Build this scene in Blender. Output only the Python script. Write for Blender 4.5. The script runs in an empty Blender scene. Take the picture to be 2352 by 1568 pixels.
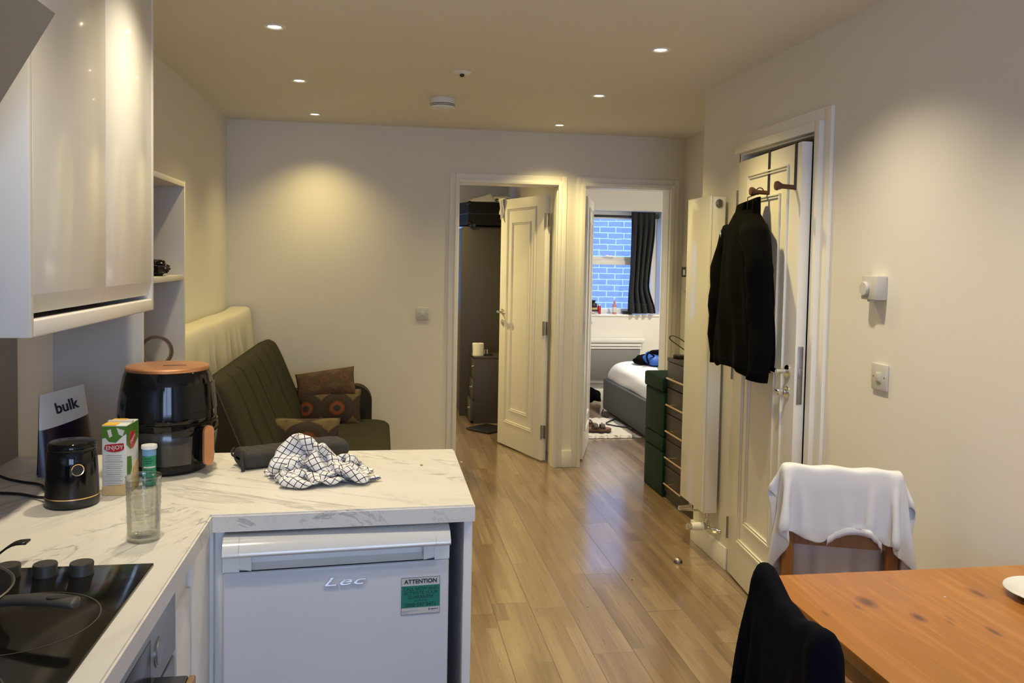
EXPO=0.0; LP=54.0; DK=33.0; SKY=5.8; B2=3.8; B1=2.6
PW=[[.72,.9,.80,.70,.65],[1.15,1.12,1.15,1.1,1.05]]
import bpy, bmesh, math, random
import numpy as np
from mathutils import Vector, Matrix
random.seed(7); np.random.seed(7)
PI=math.pi
SC=bpy.context.scene; COL=SC.collection
sin,cos=math.sin,math.cos

# ------------------------------------------------------------------ materials
def S(r,g,b):
    f=lambda c:(c/255/12.92) if c/255<=.04045 else ((c/255+.055)/1.055)**2.4
    return (f(r),f(g),f(b),1)
class NT:
    def __init__(s,m): s.t=m.node_tree; s.n=s.t.nodes; s.l=s.t.links
    def new(s,typ,**k):
        n=s.n.new(typ)
        for a,v in k.items(): setattr(n,a,v)
        return n
    def put(s,sock,v):
        if isinstance(v,bpy.types.NodeSocket): s.l.new(v,sock)
        elif v is not None: sock.default_value=v
    def math(s,op,a,b=None,c=None,clamp=False):
        n=s.new('ShaderNodeMath',operation=op,use_clamp=clamp)
        s.put(n.inputs[0],a); s.put(n.inputs[1],b) if b is not None else None
        if c is not None: s.put(n.inputs[2],c)
        return n.outputs[0]
    def mix(s,f,a,b,mode='MIX'):
        n=s.new('ShaderNodeMix',data_type='RGBA',blend_type=mode)
        s.put(n.inputs[0],f); s.put(n.inputs[6],a); s.put(n.inputs[7],b); return n.outputs[2]
    def ramp(s,f,stops,interp='LINEAR'):
        n=s.new('ShaderNodeValToRGB'); n.color_ramp.interpolation=interp
        e=n.color_ramp.elements
        while len(e)<len(stops): e.new(.5)
        for i,(p,c) in enumerate(stops): e[i].position=p; e[i].color=c
        s.put(n.inputs[0],f); return n.outputs[0]
    def noise(s,vec,scale,detail=4,rough=.5,dist=0):
        n=s.new('ShaderNodeTexNoise'); s.put(n.inputs['Vector'],vec)
        n.inputs['Scale'].default_value=scale; n.inputs['Detail'].default_value=detail
        n.inputs['Roughness'].default_value=rough; n.inputs['Distortion'].default_value=dist
        return n.outputs['Fac']
    def map(s,vec,scale=(1,1,1),rot=(0,0,0),loc=(0,0,0)):
        n=s.new('ShaderNodeMapping'); s.put(n.inputs['Vector'],vec)
        n.inputs['Scale'].default_value=scale; n.inputs['Rotation'].default_value=rot; n.inputs['Location'].default_value=loc
        return n.outputs[0]
    def coord(s,which='Object'):
        return s.new('ShaderNodeTexCoord').outputs[which]
    def bump(s,h,strength=.2,dist=.005):
        n=s.new('ShaderNodeBump'); n.inputs['Strength'].default_value=strength; n.inputs['Distance'].default_value=dist
        s.put(n.inputs['Height'],h); return n.outputs[0]
    def smooth(s,v,a,b):
        n=s.new('ShaderNodeMapRange',interpolation_type='SMOOTHSTEP')
        s.put(n.inputs[0],v); n.inputs[1].default_value=a; n.inputs[2].default_value=b; return n.outputs[0]
def base(name):
    m=bpy.data.materials.new(name); m.use_nodes=True
    return m,NT(m),m.node_tree.nodes['Principled BSDF']
def mat(name,col,rough=.5,metal=0,var=.06,vs=12,bump=0,bs=80,coat=0,spec=.5,sheen=0,bd=.003):
    m,t,p=base(name)
    co=t.coord(); n=t.noise(co,vs,4)
    dark=tuple(c*(1-var) for c in col[:3])+(1,); lite=tuple(min(1,c*(1+var)) for c in col[:3])+(1,)
    t.put(p.inputs['Base Color'],t.mix(n,dark,lite))
    p.inputs['Roughness'].default_value=rough; p.inputs['Metallic'].default_value=metal
    p.inputs['Coat Weight'].default_value=coat; p.inputs['Specular IOR Level'].default_value=spec
    if coat: p.inputs['Coat Roughness'].default_value=.05
    if sheen: p.inputs['Sheen Weight'].default_value=sheen
    if bump: t.put(p.inputs['Normal'],t.bump(t.noise(co,bs,3),bump,bd))
    return m
def emis(name,col,st):
    m,t,p=base(name); p.inputs['Base Color'].default_value=col
    p.inputs['Emission Color'].default_value=col; p.inputs['Emission Strength'].default_value=st; return m
def pane(name,tint=(1,1,1,1),refl=.08,rough=.02):
    m,t,p=base(name); t.n.remove(p)
    out=t.n['Material Output']
    tr=t.new('ShaderNodeBsdfTransparent'); tr.inputs[0].default_value=tint
    gl=t.new('ShaderNodeBsdfGlossy'); gl.inputs['Roughness'].default_value=rough
    fr=t.new('ShaderNodeLayerWeight'); fr.inputs[0].default_value=.25
    n=t.noise(t.coord(),30,2)
    f=t.math('ADD',t.math('MULTIPLY',fr.outputs['Fresnel'],.42),t.math('MULTIPLY',n,refl),clamp=True)
    mx=t.new('ShaderNodeMixShader'); t.put(mx.inputs[0],f); t.l.new(tr.outputs[0],mx.inputs[1]); t.l.new(gl.outputs[0],mx.inputs[2])
    t.l.new(mx.outputs[0],out.inputs[0]); return m

M={}
M['wall']=mat('wall_paint',(.80,.775,.72,1),.75,var=.015,vs=3,bump=.06,bs=180,bd=.002)
M['ceil']=mat('ceiling_paint',(.76,.735,.69,1),.85,var=.01,vs=2,bump=.03,bs=150)
M['trim']=mat('trim_gloss_white',(.87,.855,.81,1),.38,var=.015,vs=5)
M['white']=mat('white_plastic',(.80,.80,.79,1),.35,var=.015)
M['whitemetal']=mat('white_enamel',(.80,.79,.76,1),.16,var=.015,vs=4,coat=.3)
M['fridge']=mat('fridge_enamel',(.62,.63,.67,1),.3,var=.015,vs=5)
M['cabgloss']=mat('white_gloss_door',(.82,.80,.76,1),.16,var=.01,vs=3,coat=.35)
M['cabmatt']=mat('white_melamine',(.76,.74,.71,1),.4,var=.02)
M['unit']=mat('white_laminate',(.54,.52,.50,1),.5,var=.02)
M['chrome']=mat('chrome',(.75,.74,.72,1),.12,metal=1,var=.03)
M['brass']=mat('brushed_brass',(.78,.58,.32,1),.25,metal=1,var=.05)
M['steel']=mat('dull_steel',(.36,.34,.33,1),.38,metal=1,var=.1,vs=40)
M['darkhole']=mat('dark_gap',(.02,.02,.02,1),.8)
M['fit']=mat('fitting_plastic',(.60,.585,.55,1),.35,var=.015)
M['black']=mat('black_plastic',(.012,.012,.013,1),.35,var=.2)
M['blackgloss']=mat('black_gloss_plastic',(.004,.004,.005,1),.09,var=.2,spec=.4)
M['blackfab']=mat('black_fleece',(.0022,.0022,.0026,1),.95,var=.3,vs=60,bump=.3,bs=220,sheen=0,spec=.08)
M['navy']=mat('navy_cloth',(.0032,.0036,.0068,1),.95,var=.25,vs=40,bump=.3,bs=300,spec=.08)
M['copper']=mat('copper_lid',(.70,.34,.17,1),.32,metal=.75,var=.1,vs=90)
M['smoke']=mat('smoked_drawer',(.03,.028,.027,1),.2,var=.2,coat=.3)
M['quilt']=mat('charcoal_quilt',(.038,.036,.034,1),.85,var=.2,vs=30,bump=.3,bs=350)
M['wardrobe']=mat('taupe_grey_board',(.046,.040,.041,1),.5,var=.05,vs=20)
M['drawerbrown']=mat('dark_brown_board',(.030,.021,.016,1),.45,var=.12,vs=25)
M['velvet']=mat('green_velvet',(.0015,.021,.0175,1),.85,var=.45,vs=14,bump=.2,bs=200,sheen=.03,spec=.2)
M['bedbase']=mat('grey_bed_fabric',(.085,.088,.092,1),.85,var=.08,vs=80,bump=.3,bs=400)
M['sheet']=mat('white_sheet',(.82,.82,.82,1),.8,var=.02,vs=20,bump=.1,bs=120)
M['mattress']=mat('cream_mattress_cover',(.70,.68,.61,1),.85,var=.04,vs=20,bump=.1,bs=200)
M['tshirt']=mat('pale_grey_jersey',(.70,.70,.73,1),.9,var=.02,vs=30,bump=.12,bs=600,sheen=.05)
M['curtain']=mat('charcoal_curtain',(.022,.023,.027,1),.9,var=.15,vs=30,bump=.2,bs=300)
M['heaterdark']=mat('grey_heater_panel',(.22,.215,.21,1),.45,var=.03)
M['rug']=mat('cream_shag',(.72,.67,.58,1),.95,var=.15,vs=60,bump=.8,bs=120,bd=.01)
M['leather']=mat('brown_sandal_leather',(.05,.025,.014,1),.55,var=.3,vs=40)
M['cork']=mat('cork_sole',(.20,.10,.05,1),.8,var=.25,vs=90)
M['blue']=mat('blue_nylon',(.012,.09,.42,1),.5,var=.25,vs=20,bump=.2,bs=60)
M['case']=mat('black_suitcase_vinyl',(.004,.0045,.007,1),.6,var=.2,vs=40,spec=.2)
M['paper']=mat('white_paper',(.80,.79,.76,1),.8,var=.02)
M['knobwood']=mat('brown_peg',(.10,.032,.018,1),.45,var=.2)
M['hoop']=mat('dark_wood_hoop',(.09,.05,.025,1),.45,var=.2,vs=30)
M['hood']=mat('grey_hood_enamel',(.33,.32,.31,1),.32,var=.05)
M['wall_shade']=mat('taupe_wall_shade',(.24,.215,.19,1),.35,var=.08,vs=6)  # dark tone stands in for the shade below the wall cabinet
M['hobglass']=mat('black_ceramic_glass',(.006,.0055,.005,1),.11,var=.3,vs=18,spec=.3)
M['ringline']=mat('hob_ring_print',(.06,.057,.054,1),.3,var=.1)
M['ovensteel']=mat('oven_grey_steel',(.30,.31,.32,1),.33,metal=.7,var=.06,vs=40)
M['pangrey']=mat('dark_pan_handle',(.045,.042,.038,1),.5,var=.1)
M['panrim']=mat('pan_rim_metal',(.25,.23,.20,1),.3,metal=.8,var=.1)
M['navypanel']=mat('dark_navy_recess',(.05,.06,.085,1),.6,var=.06)
M['sensorred']=mat('black_sensor',(.02,.02,.02,1),.3)
M['green']=mat('green_label',(.012,.25,.13,1),.4,var=.12,vs=60)
M['stickergreen']=mat('sticker_green',(.01,.20,.135,1),.5,var=.06)
M['lightblue']=mat('light_blue_band',(.16,.35,.60,1),.4,var=.05)
M['ink']=mat('dark_ink',(.012,.014,.03,1),.6)
M['inkgreen']=mat('dark_green_ink',(.005,.06,.045,1),.6)
M['inkgrey']=mat('grey_ink',(.30,.30,.30,1),.6)
M['red']=mat('red_print',(.45,.012,.02,1),.4,var=.1)
M['yellow']=mat('yellow_print',(.80,.48,.05,1),.4,var=.15)
M['leaf']=mat('green_print',(.07,.18,.02,1),.4,var=.35,vs=90)
M['pale']=mat('pale_print',(.66,.68,.66,1),.45,var=.06,vs=60)
M['tan']=mat('tan_print',(.62,.45,.22,1),.45,var=.15,vs=60)
M['purple']=mat('dark_purple_foil',(.016,.006,.022,1),.3,var=.3,vs=30)
M['pouchwhite']=mat('pouch_white',(.62,.60,.57,1),.4,var=.03)
M['gold']=mat('gold_trim',(.80,.57,.28,1),.2,metal=1,var=.03)
M['glass']=pane('tumbler_glass',(.95,.96,.955,1),.16,.04)
M['water']=pane('water_surface',(.96,.97,.965,1),.10,.06)
M['window']=pane('window_glass',(.98,.99,1,1),.03,.02)
M['pinkbottle']=mat('pink_bottle',(.55,.22,.20,1),.35,var=.15,vs=40)
M['brickcrumb']=mat('crumb',(.75,.72,.62,1),.8)
M['screen']=mat('dark_screen',(.02,.02,.022,1),.2)
M['bin']=mat('black_lid_plastic',(.02,.018,.016,1),.25,var=.3,vs=9)
M['tanedge']=mat('tan_wood_edge',(.28,.17,.075,1),.4,var=.15,vs=20)

# ---- laminate floor
def floor_mat():
    m,t,p=base('oak_laminate'); co=t.coord(); sp=t.new('ShaderNodeSeparateXYZ'); t.put(sp.inputs[0],co)
    X,Y=sp.outputs[0],sp.outputs[1]
    px=t.math('DIVIDE',t.math('ADD',X,-.493+.1635*40),.1635); ix=t.math('FLOOR',px); fx=t.math('FRACT',px)
    w=t.new('ShaderNodeTexWhiteNoise',noise_dimensions='1D'); t.put(w.inputs['W'],ix)
    py=t.math('DIVIDE',t.math('ADD',Y,t.math('MULTIPLY_ADD',w.outputs['Value'],1.21,12.0)),1.21); iy=t.math('FLOOR',py); fy=t.math('FRACT',py)
    def rnd(a,b,k):
        c=t.new('ShaderNodeCombineXYZ'); t.put(c.inputs[0],a); t.put(c.inputs[1],b); c.inputs[2].default_value=k
        n=t.new('ShaderNodeTexWhiteNoise',noise_dimensions='3D'); t.put(n.inputs['Vector'],c.outputs[0]); return n.outputs['Value']
    r1=rnd(ix,iy,1.0)
    # narrow strips inside each board
    qx=t.math('MULTIPLY',px,3); jx=t.math('FLOOR',qx)
    w2=t.new('ShaderNodeTexWhiteNoise',noise_dimensions='1D'); t.put(w2.inputs['W'],t.math('ADD',jx,.37))
    qy=t.math('DIVIDE',t.math('ADD',Y,t.math('MULTIPLY_ADD',w2.outputs['Value'],.8,9.0)),.62); jy=t.math('FLOOR',qy)
    r2=rnd(jx,jy,3.3)
    off=t.math('MULTIPLY',r1,7.0)
    c=t.new('ShaderNodeCombineXYZ'); t.put(c.inputs[0],t.math('ADD',t.math('MULTIPLY',X,26),off)); t.put(c.inputs[1],t.math('ADD',t.math('MULTIPLY',Y,.9),off)); t.put(c.inputs[2],r2)
    g1=t.noise(c.outputs[0],1.0,5,.6,.6)
    c2=t.new('ShaderNodeCombineXYZ'); t.put(c2.inputs[0],t.math('MULTIPLY',X,150)); t.put(c2.inputs[1],t.math('MULTIPLY',Y,5)); t.put(c2.inputs[2],off)
    g2=t.noise(c2.outputs[0],1.0,3,.6,.2)
    v=t.math('ADD',t.math('MULTIPLY',g1,.70),t.math('ADD',t.math('MULTIPLY',r1,.16),t.math('ADD',t.math('MULTIPLY',r2,.22),t.math('MULTIPLY',g2,.16))))
    colr=t.ramp(v,[(.24,(.098,.058,.031,1)),(.46,(.195,.127,.074,1)),(.62,(.260,.179,.111,1)),(.86,(.36,.267,.176,1))])
    ex=t.math('ABSOLUTE',t.math('SUBTRACT',fx,.5)); seam=t.smooth(ex,.4875,.4965)
    ey=t.math('ABSOLUTE',t.math('SUBTRACT',fy,.5)); end=t.smooth(ey,.4978,.4995)
    s=t.math('MAXIMUM',seam,t.math('MULTIPLY',end,.7))
    colr=t.mix(t.math('MULTIPLY',s,.80),colr,(.05,.028,.014,1)); t.put(p.inputs['Base Color'],colr)
    t.put(p.inputs['Roughness'],t.math('MULTIPLY_ADD',g2,.10,.24))
    h=t.math('SUBTRACT',t.math('ADD',t.math('MULTIPLY',g2,.35),t.math('MULTIPLY',g1,.5)),t.math('MULTIPLY',s,1.2))
    t.put(p.inputs['Normal'],t.bump(h,.22,.003)); p.inputs['Specular IOR Level'].default_value=.5; p.inputs['Coat Weight'].default_value=.8; p.inputs['Coat Roughness'].default_value=.12; p.inputs['Coat IOR'].default_value=2.1; t.put(p.inputs['Coat Normal'],t.bump(h,.15,.003))
    return m
M['floor']=floor_mat()
def marble_mat(name,ang):
    m,t,p=base(name); co=t.coord('Object')
    v=t.map(co,(1,1,1),(0,0,ang)); v=t.map(v,(.7,3.6,2.2))
    a=t.noise(v,1.9,6,.62,1.6); b=t.noise(v,4.6,5,.6,1.2); c=t.noise(v,1.1,2)
    r1=t.math('SUBTRACT',1,t.smooth(t.math('ABSOLUTE',t.math('SUBTRACT',a,.52)),0,.028))
    r2=t.math('SUBTRACT',1,t.smooth(t.math('ABSOLUTE',t.math('SUBTRACT',b,.5)),0,.024))
    f=t.math('ADD',t.math('MULTIPLY',r1,t.smooth(c,.36,.62)),t.math('MULTIPLY',r2,t.math('MULTIPLY',t.smooth(c,.4,.75),.45)),clamp=True)
    cl=t.smooth(a,.50,.78)
    colr=t.mix(t.math('MULTIPLY',cl,.45),(.80,.77,.71,1),(.60,.575,.54,1))
    colr=t.mix(t.math('MULTIPLY',f,.62),colr,(.26,.25,.25,1)); t.put(p.inputs['Base Color'],colr)
    p.inputs['Roughness'].default_value=.32; return m
M['marble1']=marble_mat('marble_laminate',math.radians(-62)); M['marble2']=marble_mat('marble_laminate_turned',math.radians(28))
def pine_mat(name,knots=(),dark=1.0,axis='Y'):
    m,t,p=base(name); co=t.coord(); sp=t.new('ShaderNodeSeparateXYZ'); t.put(sp.inputs[0],co)
    X,Y=sp.outputs[0],sp.outputs[1]
    st=(16,1.1,16) if axis=='Y' else (16,16,1.1)
    v=t.map(co,st); a=t.noise(v,1.0,4,.55,.9)
    w=t.math('FRACT',t.math('MULTIPLY',a,5)); w=t.smooth(t.math('ABSOLUTE',t.math('SUBTRACT',w,.5)),.1,.5)
    fine=t.noise(t.map(co,(220,7,220) if axis=='Y' else (220,220,7)),1,2)
    bd=t.math('FLOOR',t.math('MULTIPLY',X,10.5)); wn=t.new('ShaderNodeTexWhiteNoise',noise_dimensions='1D'); t.put(wn.inputs['W'],bd)
    val=t.math('ADD',t.math('MULTIPLY',w,.26),t.math('ADD',t.math('MULTIPLY',wn.outputs['Value'],.34),t.math('MULTIPLY',fine,.40)))
    k=dark
    colr=t.ramp(val,[(.12,(.36*k,.135*k,.024*k,1)),(.5,(.455*k,.185*k,.036*k,1)),(.9,(.56*k,.26*k,.065*k,1))])
    for (kx,ky,rx,ry,s) in knots:
        dx=t.math('DIVIDE',t.math('SUBTRACT',X,kx),rx); dy=t.math('DIVIDE',t.math('SUBTRACT',Y,ky),ry)
        d=t.math('SQRT',t.math('ADD',t.math('POWER',dx,2),t.math('POWER',dy,2)))
        d=t.math('ADD',d,t.math('MULTIPLY_ADD',a,.5,-.25))
        halo=t.math('MULTIPLY',t.math('SUBTRACT',1,t.smooth(d,.7,2.2)),.55*s)
        colr=t.mix(halo,colr,(.30,.105,.03,1))
        core=t.math('MULTIPLY',t.math('SUBTRACT',1,t.smooth(d,.35,1.15)),.85*s)
        colr=t.mix(core,colr,(.085,.035,.014,1))
        ring=t.math('MULTIPLY',t.math('SUBTRACT',1,t.smooth(t.math('ABSOLUTE',t.math('SUBTRACT',d,1.05)),.02,.22)),.45*s)
        colr=t.mix(ring,colr,(.16,.05,.015,1))
    t.put(p.inputs['Base Color'],colr); p.inputs['Roughness'].default_value=.33
    t.put(p.inputs['Normal'],t.bump(fine,.06,.002)); return m
M['pine']=pine_mat('pine_tabletop',[(a-1.29,b-1.15,c,d,e) for a,b,c,d,e in ((1.084,1.696,.016,.026,1),(1.048,1.672,.006,.016,.6),(1.15,1.606,.011,.020,1),(1.374,1.713,.009,.026,.9),(1.264,1.524,.007,.02,.9),(.958,1.649,.004,.012,.6),(1.215,1.592,.004,.015,.5),(1.201,1.575,.004,.015,.5),(.93,1.30,.013,.024,1),(1.42,1.2,.012,.022,1))])
M['pineleg']=pine_mat('chair_pine',(),.72,'Z')
def uv_node(t):
    return t.new('ShaderNodeUVMap').outputs[0]
def check_mat():
    m,t,p=base('grid_tea_towel'); uv=uv_node(t); sp=t.new('ShaderNodeSeparateXYZ'); t.put(sp.inputs[0],uv)
    def line(x):
        f=t.math('ABSOLUTE',t.math('SUBTRACT',t.math('FRACT',x),.5)); return t.smooth(f,.425,.445)
    l=t.math('MAXIMUM',line(sp.outputs[0]),line(sp.outputs[1]))
    n=t.noise(t.coord(),40,2)
    t.put(p.inputs['Base Color'],t.mix(l,t.mix(n,(.80,.79,.80,1),(.86,.85,.85,1)),(.018,.017,.025,1)))
    p.inputs['Roughness'].default_value=.9; t.put(p.inputs['Normal'],t.bump(t.noise(t.coord(),900,2),.15,.002)); return m
M['check']=check_mat()
def ikat_mat(name,sx,sy,ox,oy,fine=0.0):
    m,t,p=base(name); uv=uv_node(t); sp=t.new('ShaderNodeSeparateXYZ'); t.put(sp.inputs[0],uv)
    wob=t.noise(t.map(uv,(30,60,1)),1.0,4,.7)
    u=t.math('ADD',t.math('MULTIPLY_ADD',sp.outputs[0],sx,ox),t.math('MULTIPLY_ADD',wob,.10,-.05))
    v=t.math('ADD',t.math('MULTIPLY_ADD',sp.outputs[1],sy,oy),t.math('MULTIPLY_ADD',wob,.16,-.08))
    du=t.math('ABSOLUTE',t.math('SUBTRACT',t.math('FRACT',u),.5)); dv=t.math('ABSOLUTE',t.math('SUBTRACT',t.math('FRACT',v),.5))
    d=t.math('SQRT',t.math('ADD',t.math('POWER',du,2),t.math('MULTIPLY',t.math('POWER',dv,2),1.9)))
    d=t.math('MULTIPLY_ADD',du,.25,d)
    c1=t.ramp(d,[(0,(.012,.015,.035,1)),(.13,(.012,.015,.035,1)),(.16,(.24,.06,.02,1)),(.29,(.20,.045,.022,1)),(.32,(.02,.012,.014,1)),(.50,(.035,.02,.018,1)),(.56,(.02,.03,.045,1)),(.68,(.03,.012,.014,1)),(.74,(.16,.125,.075,1)),(.90,(.13,.105,.06,1)),(1,(.05,.02,.02,1))],'LINEAR')
    n=t.noise(t.map(uv,(60,60,1)),1,3,.8)
    c2=t.ramp(n,[(.36,(.012,.010,.016,1)),(.46,(.09,.02,.022,1)),(.55,(.16,.12,.07,1)),(.66,(.03,.045,.05,1))])
    t.put(p.inputs['Base Color'],t.mix(t.math('MULTIPLY_ADD',n,.3,.05+fine,clamp=True),c1,c2))
    p.inputs['Roughness'].default_value=.9; t.put(p.inputs['Normal'],t.bump(n,.2,.003)); return m
M['ikat']=ikat_mat('woven_ikat',2.0,1.15,.25,-.02); M['ikat2']=ikat_mat('woven_ikat_fold',3.0,2.0,0,.3,.55)
def sofa_mat():
    m,t,p=base('olive_sofa_fabric'); co=t.coord(); n=t.noise(co,30,5,.7); w=t.noise(co,450,2)
    t.put(p.inputs['Base Color'],t.mix(n,(.031,.030,.021,1),(.046,.045,.032,1)))
    p.inputs['Roughness'].default_value=.9; p.inputs['Specular IOR Level'].default_value=.15
    t.put(p.inputs['Normal'],t.bump(w,.25,.003)); return m
M['sofa']=sofa_mat()
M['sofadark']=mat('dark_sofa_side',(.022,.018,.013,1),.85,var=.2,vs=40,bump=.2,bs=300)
def brick_mat():
    m,t,p=base('outside_brickwork'); co=t.coord()
    v=t.map(co,(1,1,1),(PI/2,0,0)); 
    wob=t.noise(co,7,3)
    va=t.new('ShaderNodeVectorMath',operation='ADD'); t.put(va.inputs[0],v)
    cx=t.new('ShaderNodeCombineXYZ'); t.put(cx.inputs[0],t.math('MULTIPLY_ADD',wob,.03,-.015)); t.put(cx.inputs[1],t.math('MULTIPLY_ADD',wob,.02,-.01)); t.put(va.inputs[1],cx.outputs[0])
    b=t.new('ShaderNodeTexBrick'); t.put(b.inputs['Vector'],va.outputs[0])
    b.inputs['Scale'].default_value=1; b.inputs['Mortar Size'].default_value=.0075; b.inputs['Brick Width'].default_value=.225; b.inputs['Row Height'].default_value=.079
    b.inputs['Color1'].default_value=(.17,.16,.19,1); b.inputs['Color2'].default_value=(.24,.21,.21,1); b.inputs['Mortar'].default_value=(.62,.62,.57,1)
    b.inputs['Mortar Smooth'].default_value=.3
    n=t.noise(co,14,4)
    t.put(p.inputs['Base Color'],t.mix(.42,b.outputs['Color'],t.mix(n,(.18,.17,.18,1),(.32,.30,.29,1)))); p.inputs['Roughness'].default_value=.9
    t.put(p.inputs['Normal'],t.bump(b.outputs['Fac'],-.3,.01)); return m
M['brick']=brick_mat()
# ------------------------------------------------------------------ geometry helpers
class B:
    def __init__(s): s.b=bmesh.new()
    def box(s,x0,x1,y0,y1,z0,z1,bev=0,seg=2):
        r=bmesh.ops.create_cube(s.b,size=1); vs=r['verts']
        for v in vs: v.co=Vector(((x0+x1)/2+v.co.x*(x1-x0),(y0+y1)/2+v.co.y*(y1-y0),(z0+z1)/2+v.co.z*(z1-z0)))
        if bev:
            es={e for v in vs for e in v.link_edges}
            bmesh.ops.bevel(s.b,geom=list(es),offset=bev,segments=seg,profile=.5,affect='EDGES')
        return s
    def cyl(s,p0,p1,r0,r1=None,n=24,bev=0):
        r1=r0 if r1 is None else r1
        p0,p1=Vector(p0),Vector(p1); d=p1-p0; L=d.length
        q=d.to_track_quat('Z','Y').to_matrix()
        pr=[(0,0)]+([(r0-bev,0),(r0,bev)] if bev else [(r0,0)])+([(r1,L-bev),(r1-bev,L)] if bev else [(r1,L)])+[(0,L)]
        return s.lathe(pr,n=n,M=Matrix.Translation(p0)@q.to_4x4())
    def lathe(s,prof,c=(0,0,0),n=32,M=None,a0=0,a1=2*PI):
        M=M or Matrix.Translation(Vector(c)); full=abs(a1-a0-2*PI)<1e-6
        rings=[]
        for r,z in prof:
            if r<1e-6: rings.append([s.b.verts.new(M@Vector((0,0,z)))])
            else: rings.append([s.b.verts.new(M@Vector((r*cos(a0+(a1-a0)*i/n),r*sin(a0+(a1-a0)*i/n),z))) for i in range(n if full else n+1)])
        for A,C in zip(rings,rings[1:]):
            k=n if full else n
            for i in range(k):
                j=(i+1)%n if full else i+1
                try:
                    if len(A)==1 and len(C)==1: continue
                    if len(A)==1: s.b.faces.new((A[0],C[i],C[j]))
                    elif len(C)==1: s.b.faces.new((A[i],A[j],C[0]))
                    else: s.b.faces.new((A[i],A[j],C[j],C[i]))
                except ValueError: pass
        return s
    def tube(s,pts,r,n=8,cap=True):
        pts=[Vector(p) for p in pts]; rr=r if hasattr(r,'__len__') else [r]*len(pts)
        rings=[]; up=None
        for i,p in enumerate(pts):
            d=(pts[min(i+1,len(pts)-1)]-pts[max(i-1,0)]).normalized()
            if up is None: up=Vector((0,0,1)) if abs(d.z)<.9 else Vector((1,0,0))
            a=d.cross(up).normalized(); b=a.cross(d).normalized(); up=b
            rings.append([s.b.verts.new(p+a*rr[i]*cos(2*PI*k/n)+b*rr[i]*sin(2*PI*k/n)) for k in range(n)])
        for A,C in zip(rings,rings[1:]):
            for i in range(n): s.b.faces.new((A[i],A[(i+1)%n],C[(i+1)%n],C[i]))
        if cap:
            s.b.faces.new(rings[0][::-1]); s.b.faces.new(rings[-1])
        return s
    def prism(s,poly,axis,a0,a1):
        def P(u,v,w): return {'x':(w,u,v),'y':(u,w,v),'z':(u,v,w)}[axis]
        A=[s.b.verts.new(P(u,v,a0)) for u,v in poly]; C=[s.b.verts.new(P(u,v,a1)) for u,v in poly]
        n=len(poly); s.b.faces.new(A[::-1]); s.b.faces.new(C)
        for i in range(n): s.b.faces.new((A[i],A[(i+1)%n],C[(i+1)%n],C[i]))
        return s
    def grid(s,fn,nu,nv,cu=False,uv=True):
        lay=s.b.loops.layers.uv.verify() if uv else None
        V=[[s.b.verts.new(fn(i/nu,j/nv)) for j in range(nv+1)] for i in range(nu if cu else nu+1)]
        for i in range(nu):
            for j in range(nv):
                i2=(i+1)%nu if cu else i+1
                f=s.b.faces.new((V[i][j],V[i2][j],V[i2][j+1],V[i][j+1]))
                if uv:
                    for l,(a,b) in zip(f.loops,((i,j),(i+1,j),(i+1,j+1),(i,j+1))): l[lay].uv=(a/nu,b/nv)
        return s
    def ball(s,c,r,fn=None,nu=24,nv=14):
        rx,ry,rz=r if hasattr(r,'__len__') else (r,r,r)
        def f(u,v):
            d=Vector((cos(2*PI*u)*sin(PI*v),sin(2*PI*u)*sin(PI*v),cos(PI*v))); k=fn(d) if fn else 1
            return Vector(c)+Vector((d.x*rx,d.y*ry,d.z*rz))*k
        s.grid(f,nu,nv,cu=True,uv=False); bmesh.ops.remove_doubles(s.b,verts=s.b.verts,dist=1e-5); return s
    def xf(s,m):
        bmesh.ops.transform(s.b,matrix=m,verts=s.b.verts); return s
    def rotz(s,a,c):
        c=Vector((c[0],c[1],0)); return s.xf(Matrix.Translation(c)@Matrix.Rotation(a,4,'Z')@Matrix.Translation(-c))
ORG={}
def finish(me,m,smooth):
    me.materials.append(M[m] if isinstance(m,str) else m)
    if smooth:
        me.shade_smooth(); me.set_sharp_from_angle(angle=smooth if smooth is not True else .7)
def obj(name,b,m,parent=None,smooth=True,loc=None):
    """links ONE mesh object; vertices are in world coordinates, the origin is the parent's base (or loc)"""
    me=bpy.data.meshes.new(name)
    if isinstance(b,B):
        bmesh.ops.recalc_face_normals(b.b,faces=b.b.faces); b.b.to_mesh(me); b.b.free()
    else: me=b; me.name=name
    o=bpy.data.objects.new(name,me); COL.objects.link(o)
    org=ORG[parent] if parent else Vector(loc or (0,0,0))
    if org.length: me.transform(Matrix.Translation(-org))
    if parent: o.parent=parent
    else: o.location=org
    ORG[o]=org; finish(me,m,smooth); return o
def tag(o,label,cat,group=None,kind=None):
    if label: o['label']=label
    if cat: o['category']=cat
    if group: o['group']=group
    if kind: o['kind']=kind
    return o
def thing(name,label,cat,loc,group=None,kind=None):
    o=bpy.data.objects.new(name,None); COL.objects.link(o); o.location=loc; o.empty_display_size=.05
    ORG[o]=Vector(loc); return tag(o,label,cat,group,kind)
def struct(name,b,m,smooth=False,parent=None):
    o=obj(name,b,m,parent,smooth); o['kind']='structure'; return o
def dup(o,loc,label=None):
    c=o.copy(); COL.objects.link(c); c.location=loc
    if label: c['label']=label
    for ch in o.children:
        d=ch.copy(); COL.objects.link(d); d.parent=c
        for g in ch.children:
            e=g.copy(); COL.objects.link(e); e.parent=d
    return c
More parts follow.
